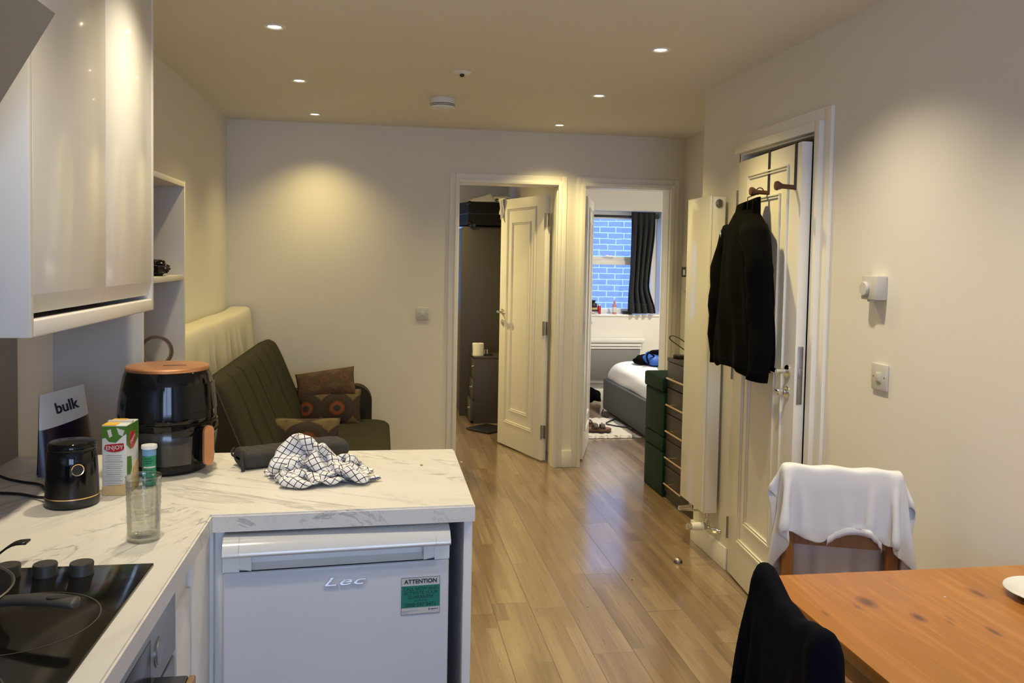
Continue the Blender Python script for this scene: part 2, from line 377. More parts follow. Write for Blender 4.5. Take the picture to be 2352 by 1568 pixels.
def text_mesh(body,size,extrude,o,xd,up,align='CENTER',shear=0,offset=0,bevel=0,space=1):
    cu=bpy.data.curves.new('lettering','FONT'); cu.body=body; cu.size=size; cu.extrude=extrude; cu.align_x=align; cu.align_y='CENTER'
    cu.shear=shear; cu.offset=offset; cu.bevel_depth=bevel; cu.space_character=space
    ob=bpy.data.objects.new('lettering',cu); COL.objects.link(ob)
    dg=bpy.context.evaluated_depsgraph_get(); me=bpy.data.meshes.new_from_object(ob.evaluated_get(dg))
    bpy.data.objects.remove(ob); 
    xd=Vector(xd).normalized(); up=Vector(up).normalized(); n=xd.cross(up).normalized(); up=n.cross(xd)
    m=Matrix((xd,up,n)).transposed().to_4x4(); m.translation=Vector(o); me.transform(m); me.materials.clear(); return me
def lerp(a,b,t): return a+(b-a)*t
def smst(a,b,x):
    t=max(0,min(1,(x-a)/(b-a))); return t*t*(3-2*t)

# ------------------------------------------------------------------ position based cloth
def pbd(P,mask,lu,lv,col,steps=100,it=14,dt=1/50,fric=.5,selfh=0,bend=.12,damp=.98,shear=.5,pin=None):
    nu,nv=mask.shape; P=P.reshape(-1,3).astype(float).copy(); mk=mask.reshape(-1); idx=np.arange(nu*nv).reshape(nu,nv)
    I,J=np.meshgrid(np.arange(nu),np.arange(nv),indexing='ij'); dg=math.hypot(lu,lv); C=[]
    for di,dj,L,k in ((1,0,lu,1.),(0,1,lv,1.),(1,1,dg,shear),(1,-1,dg,shear),(2,0,2*lu,bend),(0,2,2*lv,bend)):
        a=idx[0:nu-di, max(0,-dj):nv-max(0,dj)]; b=idx[di:nu, max(0,dj):nv+min(0,dj)]
        lead=(I if di else J)[a//nv,a%nv]; st=di if di else dj
        for par in (0,1):
            s=((lead//st)%2==par)&mk[a]&mk[b]
            C.append((a[s],b[s],L,k))
    V=np.zeros_like(P); act=np.where(mk)[0]; pn=None if pin is None else np.where(pin.reshape(-1)&mk)[0]; P0=P.copy()
    gi=np.stack([I.reshape(-1),J.reshape(-1)],1)
    for st in range(steps):
        prev=P.copy(); V*=damp; V[:,2]-=9.8*dt; P=P+V*dt; hit=None
        for k_ in range(it):
            for a,b,L,k in C:
                d=P[b]-P[a]; l=np.sqrt((d*d).sum(1))+1e-9
                w=((l-L)/l*.5*k)[:,None]*d; P[a]+=w; P[b]-=w
            if pn is not None: P[pn]=P0[pn]
            if k_%2==1 or k_==it-1:
                d,n=col(P); c=d<0
                P[c]-=n[c]*d[c][:,None]
                hit=c if hit is None else (hit|c)
        if selfh and st%2==0:
            Q=P[act]; g=gi[act]; D=((Q[:,None,:]-Q[None,:,:])**2).sum(2)
            near=(np.abs(g[:,None,:]-g[None,:,:]).max(2)>2)&(D<selfh*selfh)
            a,b=np.where(np.triu(near))
            if len(a):
                d=Q[b]-Q[a]; l=np.sqrt((d*d).sum(1))+1e-6; w=((selfh-l)/l*.5)[:,None]*d
                acc=np.zeros_like(Q); cnt=np.zeros(len(Q)); np.add.at(acc,a,-w); np.add.at(acc,b,w); np.add.at(cnt,a,1); np.add.at(cnt,b,1)
                P[act]+=acc/np.maximum(cnt,1)[:,None]
        if hit is not None:
            d,n=col(P); dp=P-prev; nn=(dp*n).sum(1)[:,None]*n; tg=dp-nn
            P[hit]-=tg[hit]*fric
        if pn is not None: P[pn]=P0[pn]
        V=(P-prev)/dt; sp=np.sqrt((V*V).sum(1))[:,None]; V*=np.minimum(1,1.5/(sp+1e-9))
    return P.reshape(nu,nv,3)
def numgrad(sd):
    def f(P):
        d=sd(P); e=1e-4; n=np.stack([sd(P+np.eye(3)[k]*e)-d for k in range(3)],1)
        n/=np.sqrt((n*n).sum(1))[:,None]+1e-9; return d,n
    return f
def sd_box(c,h,r,ang=0):
    c=np.array(c); h=np.array(h)-r; R=np.array([[cos(ang),sin(ang),0],[-sin(ang),cos(ang),0],[0,0,1]])
    def f(P):
        q=np.abs((P-c)@R.T)-h; return np.sqrt((np.maximum(q,0)**2).sum(1))+np.minimum(q.max(1),0)-r
    return f
def cloth_mesh(name,P,mask,lu,lv,m,parent=None,loc=None,thick=.004,sub=1,uvs=1.0):
    nu,nv=mask.shape; me=bpy.data.meshes.new(name); ids=-np.ones((nu,nv),int); vs=[]
    F=[]
    for i in range(nu-1):
        for j in range(nv-1):
            if mask[i,j] and mask[i+1,j] and mask[i+1,j+1] and mask[i,j+1]: F.append(((i,j),(i+1,j),(i+1,j+1),(i,j+1)))
    for f in F:
        for q in f:
            if ids[q]<0: ids[q]=len(vs); vs.append(tuple(P[q]))
    nb={}; cnt={}
    for f in F:
        for q,r in zip(f,f[1:]+f[:1]):
            e=tuple(sorted((int(ids[q]),int(ids[r])))); cnt[e]=cnt.get(e,0)+1
    for e,c in cnt.items():
        if c==1:
            nb.setdefault(e[0],[]).append(e[1]); nb.setdefault(e[1],[]).append(e[0])
    A=np.array(vs)
    for _ in range(6):
        N=A.copy()
        for v,ns in nb.items():
            if len(ns)==2: N[v]=A[v]*.4+(A[ns[0]]+A[ns[1]])*.3
        A=N
    vs=[tuple(v) for v in A]
    me.from_pydata(vs,[],[[int(ids[q]) for q in f] for f in F]); uv=me.uv_layers.new(name='UVMap')
    k=0
    for f in F:
        for q in f: uv.data[k].uv=(q[0]*lu*uvs,q[1]*lv*uvs); k+=1
    o=obj(name,me,m,parent,PI,loc)
    so=o.modifiers.new('thickness','SOLIDIFY'); so.thickness=thick; so.offset=0
    if sub: su=o.modifiers.new('smooth','SUBSURF'); su.levels=sub; su.render_levels=sub
    return o

# ------------------------------------------------------------------ camera
YAW,PIT,ROL,FPX,CYP=.155998478,.0460652766,.0188179181,1921.987,686.0
f_=Vector((sin(YAW)*cos(PIT),cos(YAW)*cos(PIT),-sin(PIT))); r_=Vector((cos(YAW),-sin(YAW),0)); u_=r_.cross(f_)
r2=r_*cos(ROL)+u_*sin(ROL); u2=u_*cos(ROL)-r_*sin(ROL)
cam=bpy.data.cameras.new('camera'); cam.sensor_width=36; cam.lens=FPX/2352*36; cam.shift_y=-(784-CYP)/2352; cam.clip_start=.05
co=bpy.data.objects.new('camera',cam); COL.objects.link(co)
mm=Matrix((r2,u2,-f_)).transposed().to_4x4(); mm.translation=Vector((0,0,1.5)); co.matrix_world=mm; SC.camera=co
SC.view_settings.view_transform='Standard'; SC.view_settings.look='None'; SC.view_settings.gamma=1; SC.view_settings.use_curve_mapping=False
SC.view_settings.exposure=EXPO if 'EXPO' in globals() else 0

# ------------------------------------------------------------------ room shell
ZC=2.414; XL=-1.037; XR=1.695; XRR=2.195; YB=5.92; YT=.14; YE=8.75; YN=-2.4; XE=3.55
struct('floor',B().box(-1.2,3.7,YN-.15,YE+.3,-.12,0),'floor')
struct('ceiling',B().box(-1.2,3.7,YN-.15,YE+.3,ZC,ZC+.12),'ceil')
struct('wall_left',B().box(XL-.15,XL,YN-.15,YE+.3,0,ZC),'wall')
D3a,D3b=3.055,3.815      # entrance doorway in the right wall
b=B().box(XR,XR+.12,YN-.15,D3a,0,ZC).box(XR,XR+.12,D3b,4.286,0,ZC).box(XR,XR+.12,D3a,D3b,2.03,ZC).box(XR+.12,XR+.86,4.166,4.286,0,ZC)
struct('wall_right',b,'wall')
struct('wall_right_recess',B().box(XRR,XRR+.12,4.286,YB,0,ZC),'wall')
struct('wall_right_outer',B().box(XR+.75,XR+.85,2.2,4.166,0,ZC).box(XR+.12,XR+.75,2.1,2.2,0,ZC),'wall')
O1=(.534,1.254); O2=(1.446,2.112); ZD=2.045
b=B().box(XL,O1[0],YB,YB+YT,0,ZC).box(O1[1],O2[0],YB,YB+YT,0,ZC).box(O2[1],XE+.15,YB,YB+YT,0,ZC).box(O1[0],O1[1],YB,YB+YT,ZD,ZC).box(O2[0],O2[1],YB,YB+YT,ZD,ZC)
struct('wall_far',b,'wall')
struct('wall_partition',B().box(1.31,1.39,YB+YT,YE,0,ZC),'wall')
# end wall of the bedrooms with two window openings
W1=(-.15,.95,.94,2.08); W2=(1.62,3.005,.935,2.055); T=.28
b=B()
xs=[-1.2,W1[0],W1[1],W2[0],W2[1],3.7]
for k in (0,2,4): b.box(xs[k],xs[k+1],YE,YE+T,0,ZC)
for w in (W1,W2): b.box(w[0],w[1],YE,YE+T,0,w[2]).box(w[0],w[1],YE,YE+T,w[3],ZC)
struct('wall_end',b,'wall')
struct('wall_bedroom_right',B().box(XE,XE+.15,YB,YE+.3,0,ZC),'wall')
# wall behind the viewer with the kitchen window
WN=(-.35,1.35,.95,2.15)
b=B().box(-1.2,WN[0],YN-.15,YN,0,ZC).box(WN[1],3.7,YN-.15,YN,0,ZC).box(WN[0],WN[1],YN-.15,YN,0,WN[2]).box(WN[0],WN[1],YN-.15,YN,WN[3],ZC)
struct('wall_near',b,'wall')
def window(name,w,y0,y1,glassy,rail=None,mull=None):
    f=B(); t=.055
    f.box(w[0],w[0]+t,y0,y1,w[2],w[3],.006).box(w[1]-t,w[1],y0,y1,w[2],w[3],.006).box(w[0]+t,w[1]-t,y0,y1,w[2],w[2]+t,.006).box(w[0]+t,w[1]-t,y0,y1,w[3]-t-.03,w[3],.006)
    if rail: f.box(w[0]+t,w[1]-t,y0-.015,y1,rail[0],rail[0]+(rail[1]-rail[0])*.52,.006).box(w[0]+t,w[1]-t,y0+.01,y1,rail[0]+(rail[1]-rail[0])*.5,rail[1],.006)
    if mull: f.box(mull-.035,mull+.035,y0,y1,w[2]+t,w[3]-t,.006)
    o=struct(name,f,'trim',True)
    g=B().box(w[0]+t,w[1]-t,glassy,glassy+.006,w[2]+t,w[3]-t); q=obj('pane',g,'window',o); return o
w=window('window_1',W2,YE+.16,YE+.22,YE+.19,rail=(1.47,1.56))
obj('catch',B().box(2.44,2.53,YE+.125,YE+.15,1.553,1.57,.004).box(2.40,2.47,YE+.12,YE+.145,1.563,1.572,.003),'chrome',w)
window('window_2',W1,YE+.16,YE+.22,YE+.19,rail=(1.47,1.56))
window('window_3',WN,YN-.12,YN-.06,YN-.09,mull=.5)
struct('trim_sill_bedroom',B().box(W2[0],W2[1],YE-.012,YE+.16,W2[2]-.02,W2[2]+.002,.004),'trim',True)
struct('trim_sill_study',B().box(W1[0],W1[1],YE-.012,YE+.16,W1[2]-.02,W1[2]+.002,.004),'trim',True)
# brick building opposite the bedroom windows
struct('wall_outside',B().box(-3,7,YE+2.3,YE+2.6,-2,2.75),'brick')
# ---- door surrounds: lining plus stepped architrave
def surround(name,plane,a0,a1,zt,face,depth,side,far=True,bands=((0,.026,.034),(.025,.040,.016))):
    """plane 'y' doorway in a wall of constant y (opening a0..a1 in x), 'x' likewise; face = room-side face, side=-1 towards the room"""
    b=B()
    def bx(u0,u1,w0,w1,z0,z1,bev=.003):
        w0,w1=min(w0,w1),max(w0,w1)
        if plane=='y': b.box(u0,u1,w0,w1,z0,z1,bev)
        else: b.box(w0,w1,u0,u1,z0,z1,bev)
    L=.028
    bx(a0,a0+L,face,face+depth,0,zt); bx(a1-L,a1,face,face+depth,0,zt); bx(a0+L,a1-L,face,face+depth,zt-L,zt)
    for (i0,w,t) in bands:
        o=.006
        u0=a0+L-o-(i0+w); 
        bx(u0,u0+w,face,face+side*t,0,zt-L+o+i0+w); v1=a1-L+o+i0+w
        if far: bx(v1-w,v1,face,face+side*t,0,zt-L+o+i0+w)
        bx(u0+w,v1-w if far else a1-.02,face,face+side*t,zt-L+o+i0,zt-L+o+i0+w)
    return struct(name,b,'trim',True)
surround('trim_1','y',O1[0]-.018,O1[1]+.018,ZD+.018,YB,YT,-1)
surround('trim_2','y',O2[0]-.018,O2[1]+.0,ZD+.018,YB,YT,-1)
surround('trim_3','x',D3a-.015,D3b+.012,2.045,XR,.12,-1,False,((0,.038,.036),(.036,.052,.016)))
# skirting
struct('baseboard_far',B().box(XL,O1[0]-.062,YB-.016,YB,0,.12,.004).box(O1[1]+.058,O2[0]-.058,YB-.026,YB,0,.125,.004),'trim',True)
struct('baseboard_right',B().box(XR-.016,XR,YN,D3a-.085,0,.11,.004).box(XR-.014,XR,D3b+.01,4.29,0,.11,.004),'trim',True)
struct('baseboard_end',B().box(1.39,XE,YE-.016,YE,0,.12,.004).box(XL,1.31,YE-.016,YE,0,.12,.004),'trim',True)
struct('baseboard_left',B().box(XL,XL+.016,3.5,YB,0,.12,.004),'trim',True)
# ------------------------------------------------------------------ lights
def spot_under(parent,x,y,z,power,col,ang=110,blend=1.0,rad=.03):
    l=bpy.data.lights.new('downlight_beam','SPOT'); l.energy=power; l.color=col; l.spot_size=math.radians(ang); l.spot_blend=blend; l.shadow_soft_size=rad
    o=bpy.data.objects.new('downlight_beam',l); COL.objects.link(o); o.parent=parent; o.location=Vector((x,y,z))-ORG[parent]; return o
WARM=(1.0,.785,.32)
M['lamp']=emis('downlight_lens',(1,.86,.62,1),9.0)
def downlight(x,y,label,power=LP,ang=111,col=None):
    t=thing('downlight',label,'downlight',(x,y,ZC),'recessed ceiling downlights')
    obj('bezel',B().lathe([(.028,.003),(.029,-.001),(.034,-.0045),(.041,-.004),(.0445,0),(.0445,.003)],(x,y,ZC),36),'white',t)
    obj('lens',B().lathe([(.0,-.0005),(.020,-.001),(.0285,.0005)],(x,y,ZC),36),'lamp',t)
    spot_under(t,x,y,ZC-.012,power,col or WARM,ang); return t
LB={(0,2):'lit recessed downlight in the left row, largest and nearest the wall cabinet',(0,3):'lit recessed downlight in the middle of the left row',(0,4):'lit recessed downlight in the left row closest to the far wall',
    (1,2):'lit recessed downlight in the right row, largest and nearest the viewer',(1,3):'lit recessed downlight in the middle of the right row',(1,4):'lit recessed downlight in the right row closest to the far wall'}
for i,x in enumerate((-.431,1.176)):
    for j,y in enumerate((1.5,2.5,3.5,4.53,5.563)):
        downlight(x,y,LB.get((i,j),'recessed downlight above the %s, out of view'%(('hob','dining table') if j==0 else ('kitchen worktop','coat and table'))[i]),LP*PW[i][j],116,(1,.87,.62) if j<2 else None)
downlight(2.95,7.2,'recessed downlight inside the bedroom with the bed',LP*B2,165,(1,.92,.76))
downlight(.15,7.1,'recessed downlight inside the bedroom with the wardrobe',LP*B1,165)
def area(name,loc,rot,sx,sy,power,col):
    l=bpy.data.lights.new(name,'AREA'); l.shape='RECTANGLE'; l.size=sx; l.size_y=sy; l.energy=power; l.color=col
    o=bpy.data.objects.new(name,l); COL.objects.link(o); o.location=loc; o.rotation_euler=rot; return o
# daylight arriving at the three windows
area('daylight_kitchen',((WN[0]+WN[1])/2,YN-.2,1.6),(PI/2,0,0),1.7,1.2,DK,(.78,.87,1.0))
W=bpy.data.worlds.new('sky'); SC.world=W; W.use_nodes=True
bg=W.node_tree.nodes['Background']; bg.inputs[0].default_value=(.25,.47,1.0,1); bg.inputs[1].default_value=SKY

# ------------------------------------------------------------------ ceiling fittings
t=thing('smoke_alarm','round white smoke alarm with dark slots on the ceiling','smoke alarm',(.338,4.83,ZC))
obj('mounting_plate',B().lathe([(0,0),(.074,0),(.076,-.003),(.076,-.006),(.072,-.008)],(.338,4.83,ZC),40),'white',t)
obj('body',B().lathe([(.072,-.008),(.073,-.012),(.0735,-.034),(.066,-.034),(.066,-.038),(.0735,-.038),(.0725,-.042),(.066,-.042),(.066,-.046),(.072,-.046),(.069,-.056),(.055,-.061),(0,-.062)],(.338,4.83,ZC),40),'white',t)
obj('slot',B().lathe([(.0668,-.033),(.0715,-.0335),(.0715,-.0385),(.0668,-.039)],(.338,4.83,ZC),40).lathe([(.0668,-.0415),(.0705,-.042),(.0705,-.0462),(.0668,-.0465)],(.338,4.83,ZC),40),'darkhole',t)
obj('test_button',B().cyl((.338,4.80,ZC-.060),(.338,4.80,ZC-.064),.014,n=20),'white',t)
t=thing('ceiling_sensor','small white ceiling sensor with a dark lens, nearer than the smoke alarm','sensor',(.382,4.13,ZC))
obj('rose',B().lathe([(0,0),(.044,0),(.044,-.003),(.034,-.010),(.018,-.015),(0,-.016)],(.382,4.13,ZC),32),'white',t)
obj('lens',B().ball((.380,4.115,ZC-.019),(.012,.012,.009)),'sensorred',t)

# ------------------------------------------------------------------ doors
def door(name,label,hinge,ang,width,h=1.985,thick=.042,rotz=None,lever=1,zl=1.07,key=False):
    """leaf along local +x from the hinge line, thickness centred on local y"""
    root=thing(name,label,'door',(hinge[0],hinge[1],0),kind='structure'); root.rotation_euler=(0,0,ang)
    c0=ORG[root]; ORG[root]=Vector((0,0,0))
    y=thick/2; b=B().box(0,width,-y,y,.012,h,.002)
    for sd in (-1,1):
        for (s0,s1,z0,z1) in ((.135,width-.115,.20,h-.075),(.215,width-.195,.305,h-.185)):
            for k,(w,hh) in enumerate(((.008,.009),(.006,.006))):
                o=k*.013
                a0,a1,q0,q1=s0+o,s1-o,z0+o,z1-o
                yy=sorted((sd*y*.99,sd*(y+hh)))
                b.box(a0,a1,*yy,q0,q0+w,.0015).box(a0,a1,*yy,q1-w,q1,.0015).box(a0,a0+w,*yy,q0+w,q1-w,.0015).box(a1-w,a1,*yy,q0+w,q1-w,.0015)
    obj('leaf',b,'trim',root)
    xs=width-.062
    for sd in (-1,1):
        f=y*sd
        hb=B().cyl((xs,f,zl),(xs,f+sd*.008,zl),.026,n=28,bev=.002).cyl((xs,f,zl),(xs,f+sd*.05,zl),.0095,n=16)
        hb.tube([(xs+.004,f+sd*.048,zl),(xs-.012,f+sd*.050,zl),(xs-.06,f+sd*.052,zl),(xs-.105,f+sd*.050,zl-.002),(xs-.122,f+sd*.044,zl-.003)],[.0095,.010,.0095,.009,.007],12)
        obj('handle',hb,'chrome',root)
        lk=B().cyl((xs,f,zl-.085),(xs,f+sd*.007,zl-.085),.024,n=28,bev=.002).cyl((xs,f,zl-.085),(xs,f+sd*.016,zl-.085),.009,n=14)
        if key and sd==lever: lk.box(xs-.003,xs+.003,min(f+sd*.016,f+sd*.042),max(f+sd*.016,f+sd*.042),zl-.097,zl-.073,.001).cyl((xs-.028,f+sd*.038,zl-.085),(xs+.012,f+sd*.038,zl-.085),.006,n=10)
        obj('lock',lk,'chrome',root)
    obj('latch_plate',B().box(width-.0005,width+.0025,-.011,.011,zl-.125,zl+.105,.001).box(width+.001,width+.006,-.007,.007,zl-.02,zl+.02,.001),'steel',root)
    for z in (.225,1.0,1.80):
        obj('hinge',B().box(-.032,0.004,-.004,.004,z-.05,z+.05,.001).cyl((-.004,lever*y,z-.052),(-.004,lever*y,z+.052),.0085,n=12),'steel',root)
    ORG[root]=c0; return root
d3=door('door_3','white panelled entrance door standing ajar in the right wall',(1.70,3.79),math.atan2(-.709,-.058),.715,zl=1.075,lever=-1,key=True)
d1=door('door_1','white panelled bedroom door standing half open in the left doorway',(1.212,6.075),math.atan2(.68,-.239),.705,zl=1.085,lever=1)
d2=door('door_2','white panelled door seen nearly edge-on in the right bedroom doorway',(1.496,6.085),math.atan2(.72,.235),.655,zl=1.085,lever=1)
# towel-like cloth hung over the top corner of the half open door
def over_door(name,label,cat,root,s,w,lenf,m,thick=.042):
    pass
def rag():
    ax=Vector((-.331,.943,0)); n=Vector((.943,.331,0)); c=Vector((1.212,6.075,0))+ax*.675
    sides=[]
    def f(u,v):
        a=(u-.5)*.085; t=(v-.5)*2
        top=1.985+.006
        if abs(t)<.16: off=t/.16*.027; z=top+.006*cos(t/.16*PI/2)
        else: off=(.027+.010*sin(9*u+5*t)+.006)*(1 if t>0 else -1); z=top-(abs(t)-.16)/.84*(.11+.05*sin(PI*u)+.02*sin(7*u))
        return c+ax*(a*(1-.35*abs(t)))-n*off+Vector((0,0,z))
    o=obj('hanging_cloth',B().grid(f,16,28),'sheet',None,PI,tuple(c)+()); 
    so=o.modifiers.new('thickness','SOLIDIFY'); so.thickness=.004; so.offset=1
    tag(o,'small white cloth hung over the top corner of the half open bedroom door','cloth')
rag()
# over-door hooks on the entrance door
HD=Vector((1.70,3.79,0)); hx=Vector((-.0815,-.9967,0)); hn=Vector((-.9967,.0815,0))   # along the leaf / out of its room face
def hook(s,label):
    y=.021; T=1.985
    P=lambda a,o,z: HD+hx*a+hn*o+Vector((0,0,z))
    t=thing('door_hook',label,'hook',tuple(P(s,y,1.80)),'over-door hooks')
    b=B(); w=.009
    def strip(pts):
        for (o0,z0),(o1,z1) in zip(pts,pts[1:]):
            q=[]
            for o,z in ((o0,z0),(o1,z1)):
                for a in (-w,w): q.append(P(s+a,o,z))
            dn=Vector((0,0,0)); dd=(Vector((o1-o0,z1-z0))).normalized(); nn=Vector((-dd.y,dd.x))*.0011
            vs=[]
            for sg in (1,-1):
                for p in q: vs.append(b.b.verts.new(p+(hn*nn.x+Vector((0,0,nn.y)))*sg))
            for idx in ((0,1,3,2),(4,6,7,5),(0,4,5,1),(2,3,7,6),(0,2,6,4),(1,5,7,3)): b.b.faces.new([vs[i] for i in idx])
    strip([(y+.0035,T-.185),(y+.0035,T+.0025),(-y-.003,T+.0025),(-y-.003,T-.03)])
    obj('strap',b,'black',t)
    pg=B(); p0=P(s,y+.004,T-.175); p1=P(s,y+.055,T-.172); p2=P(s,y+.075,T-.170)
    pg.cyl(p0,p1,.0095,n=18).cyl(p1,p2,.010,.019,n=20).cyl(p2,p2+hn*.008,.019,.017,n=20)
    obj('peg',pg,'knobwood',t); return P(s,y+.040,T-.164)
hk=hook(.385,'black over-door hook with brown peg carrying the dark jacket')
hook(.665,'empty black over-door hook with brown peg near the latch edge of the door')

# ------------------------------------------------------------------ jacket on its hanger
def jacket():
    C=HD+hx*.36+hn*.105       # body axis
    root=thing('jacket','black zip jacket hanging on the entrance door','jacket',(C.x,C.y,1.03))
    P=lambda a,o,z: C+hx*a+hn*o+Vector((0,0,z))
    prof=[(1.735,.045,.045),(1.715,.062,.055),(1.69,.10,.062),(1.66,.155,.066),(1.62,.19,.07),(1.54,.20,.075),(1.40,.215,.08),(1.25,.235,.085),(1.12,.25,.085),(1.062,.252,.082),(1.045,.235,.07)]
    def f(u,v):
        x=v*(len(prof)-1); i=min(int(x),len(prof)-2); t=x-i
        z,w,d=(lerp(prof[i][k],prof[i+1][k],t) for k in range(3))
        a=2*PI*u; k=smst(1.7,1.3,z) if False else max(0,min(1,(1.70-z)/.35))
        fold=1+.10*k*sin(11*a+2.2*sin(z*7))*.7+.06*k*sin(5*a+z*9)
        ca,sa=cos(a),sin(a); e=.8
        return P(w*abs(ca)**e*(1 if ca>0 else -1)*(1+.04*(fold-1)),d*abs(sa)**e*(1 if sa>0 else -1)*fold,z+(-.012*sin(3*a)*k if v>.9 else 0))
    obj('body',B().grid(f,96,44,cu=True),'blackfab',root,PI)
    for sg,nm in ((1,'near'),(-1,'far')):
        pts=[];rad=[]
        for k in range(15):
            t=k/14
            pts.append(P(sg*(.145+.075*smst(0,.25,t)+.022*t+.01*sin(t*9)),.012+.014*sin(t*5+sg)+.02*t,lerp(1.655,1.045 if sg<0 else 1.028,t)))
            rad.append(lerp(.058,.044,t)*(1+.08*sin(t*26)) if t<.93 else .045)
        b=B().tube(pts,rad,20)
        obj('sleeve',b,'blackfab',root,PI)
    # stand-up collar
    def col(u,v):
        a=lerp(.25*PI,2.0*PI,u); 
        return P((.062-.012*v)*cos(a)+.0,(.056-.006*v)*sin(a)-.005*v,1.700+.075*v-.02*v*sin(a))
    c=obj('collar',B().grid(col,40,8),'blackfab',root,PI); so=c.modifiers.new('thickness','SOLIDIFY'); so.thickness=.008
    obj('zip_pull',B().box(-.003,.003,-.002,.002,-.016,.016,.001).xf(Matrix.Translation(P(-.045,.098,1.635))),'chrome',root)
    # wire hanger, hooked on the peg
    t=thing('coat_hanger','dark thin coat hanger holding the black jacket','hanger',tuple(hk+Vector((0,0,-.2))))
    top=hk+Vector((0,0,.004)); pts=[]
    for k in range(11):
        a=lerp(-.35*PI,1.0*PI,k/10); pts.append(hk+hn*(.016*cos(a))+Vector((0,0,-.002+.016*sin(a)-.0)))
    pts=[p+Vector((0,0,-.004)) for p in pts]
    pts+=[P(0,.0,1.79),P(0,.0,1.745),P(0,0,1.71)]
    obj('hook',B().tube(pts,.0024,8),'black',t)
    obj('arms',B().tube([P(-.15,0,1.655),P(-.08,0,1.685),P(0,0,1.71),P(.08,0,1.685),P(.15,0,1.655)],.004,8),'black',t)
jacket()

# ------------------------------------------------------------------ wall fittings on the right wall
t=thing('thermostat','white room thermostat with a round dial on the right wall','thermostat',(XR,2.645,1.38))
b=B().box(XR-.042,XR,2.600,2.690,1.388,1.470,.004); obj('body',b,'fit',t)
obj('dial',B().cyl((XR-.042,2.662,1.425),(XR-.054,2.662,1.425),.024,n=32,bev=.002),'fit',t)
obj('lever',B().box(XR-.030,XR-.01,2.655,2.670,1.380,1.388,.001),'fit',t)
t=thing('light_switch','white single light switch on the right wall under the thermostat','light switch',(XR,2.615,1.08),)
obj('plate',B().box(XR-.010,XR,2.572,2.660,1.08,1.170,.003),'fit',t)
obj('rocker_frame',B().box(XR-.0115,XR-.009,2.600,2.632,1.107,1.143,.0008),'fit',t)
obj('rocker',B().box(XR-.016,XR-.010,2.604,2.628,1.110,1.140,.002).xf(Matrix.Identity(4)),'fit',t)
for y in (2.585,2.647): obj('screw',B().cyl((XR-.0105,y,1.125),(XR-.0098,y,1.125),.003,n=10),'steel',t)
t=thing('light_switch','white light switch on the far wall beside the left doorway','light switch',(.295,YB,1.067))
obj('plate',B().box(.249,.339,YB-.010,YB,1.067,1.155,.003),'fit',t)
obj('rocker',B().box(.283,.305,YB-.015,YB-.009,1.096,1.126,.002),'fit',t)
for x in (.262,.326): obj('screw',B().cyl((x,YB-.0105,1.111),(x,YB-.0098,1.111),.003,n=10),'steel',t)
t=thing('wall_controller','small wall controller with a dark screen beside the right doorway','controller',(XRR,5.80,1.30))
obj('base',B().box(XRR-.022,XRR,5.755,5.845,1.305,1.472,.004),'fit',t)
obj('screen',B().box(XRR-.026,XRR-.021,5.752,5.848,1.402,1.474,.002),'screen',t)
obj('display',B().box(XRR-.0275,XRR-.0255,5.775,5.815,1.415,1.455,.001),'paper',t)

# ------------------------------------------------------------------ vertical radiator
t=thing('radiator','tall narrow white vertical radiator at the corner of the right wall','radiator',(1.63,4.06,0))
obj('front_panel',B().box(1.592,1.606,3.92,4.225,.262,1.835,.006,3),'whitemetal',t)
obj('casing',B().box(1.604,1.676,3.925,4.22,.255,1.832,.004),'whitemetal',t)
obj('side_grille',B().box(1.612,1.672,3.9225,3.926,.27,1.825,.002),'whitemetal',t)
for z in (.5,1.6): obj('bracket',B().box(1.672,XR,4.03,4.12,z,z+.06,.003),'white',t)
obj('air_vent',B().cyl((1.640,3.924,1.797),(1.640,3.919,1.797),.022,n=28,bev=.001).cyl((1.640,3.921,1.797),(1.640,3.914,1.797),.013,n=20),'chrome',t)
vb=B().cyl((1.64,3.965,.255),(1.64,3.965,.185),.010,n=14).cyl((1.64,3.965,.205),(1.64,3.965,.165),.016,n=6).tube([(1.64,3.965,.175),(1.655,3.94,.17),(1.685,3.92,.165),(XR,3.915,.165)],.009,10).cyl((1.662,3.934,.168),(1.678,3.925,.167),.015,n=6)
obj('valve',vb,'chrome',t)
th=obj('valve_head',B().cyl((1.622,3.965,.178),(1.56,3.965,.178),.021,.019,n=24,bev=.003),'white',t)
obj('end_cap',B().cyl((1.562,3.965,.178),(1.536,3.965,.178),.017,n=22,bev=.003),'chrome',th)
obj('lockshield',B().cyl((1.64,4.19,.262),(1.64,4.19,.19),.009,n=12).cyl((1.64,4.19,.205),(1.575,4.19,.205),.017,.013,n=20,bev=.003).tube([(1.64,4.19,.195),(1.67,4.19,.19),(XR,4.19,.19)],.008,8),'chrome',t)
t=thing('door_stop','small grey half-dome door stop screwed to the laminate floor','door stop',(1.489,3.951,0))
obj('dome',B().lathe([(0,.026),(.010,.025),(.019,.018),(.022,.006),(.022,0)],(1.489,3.951,0),24),'steel',t)
obj('buffer',B().lathe([(.0226,.004),(.0232,.009),(.0205,.016)],(1.489,3.951,0),24,a0=-PI*.4,a1=PI*.4),'black',t)
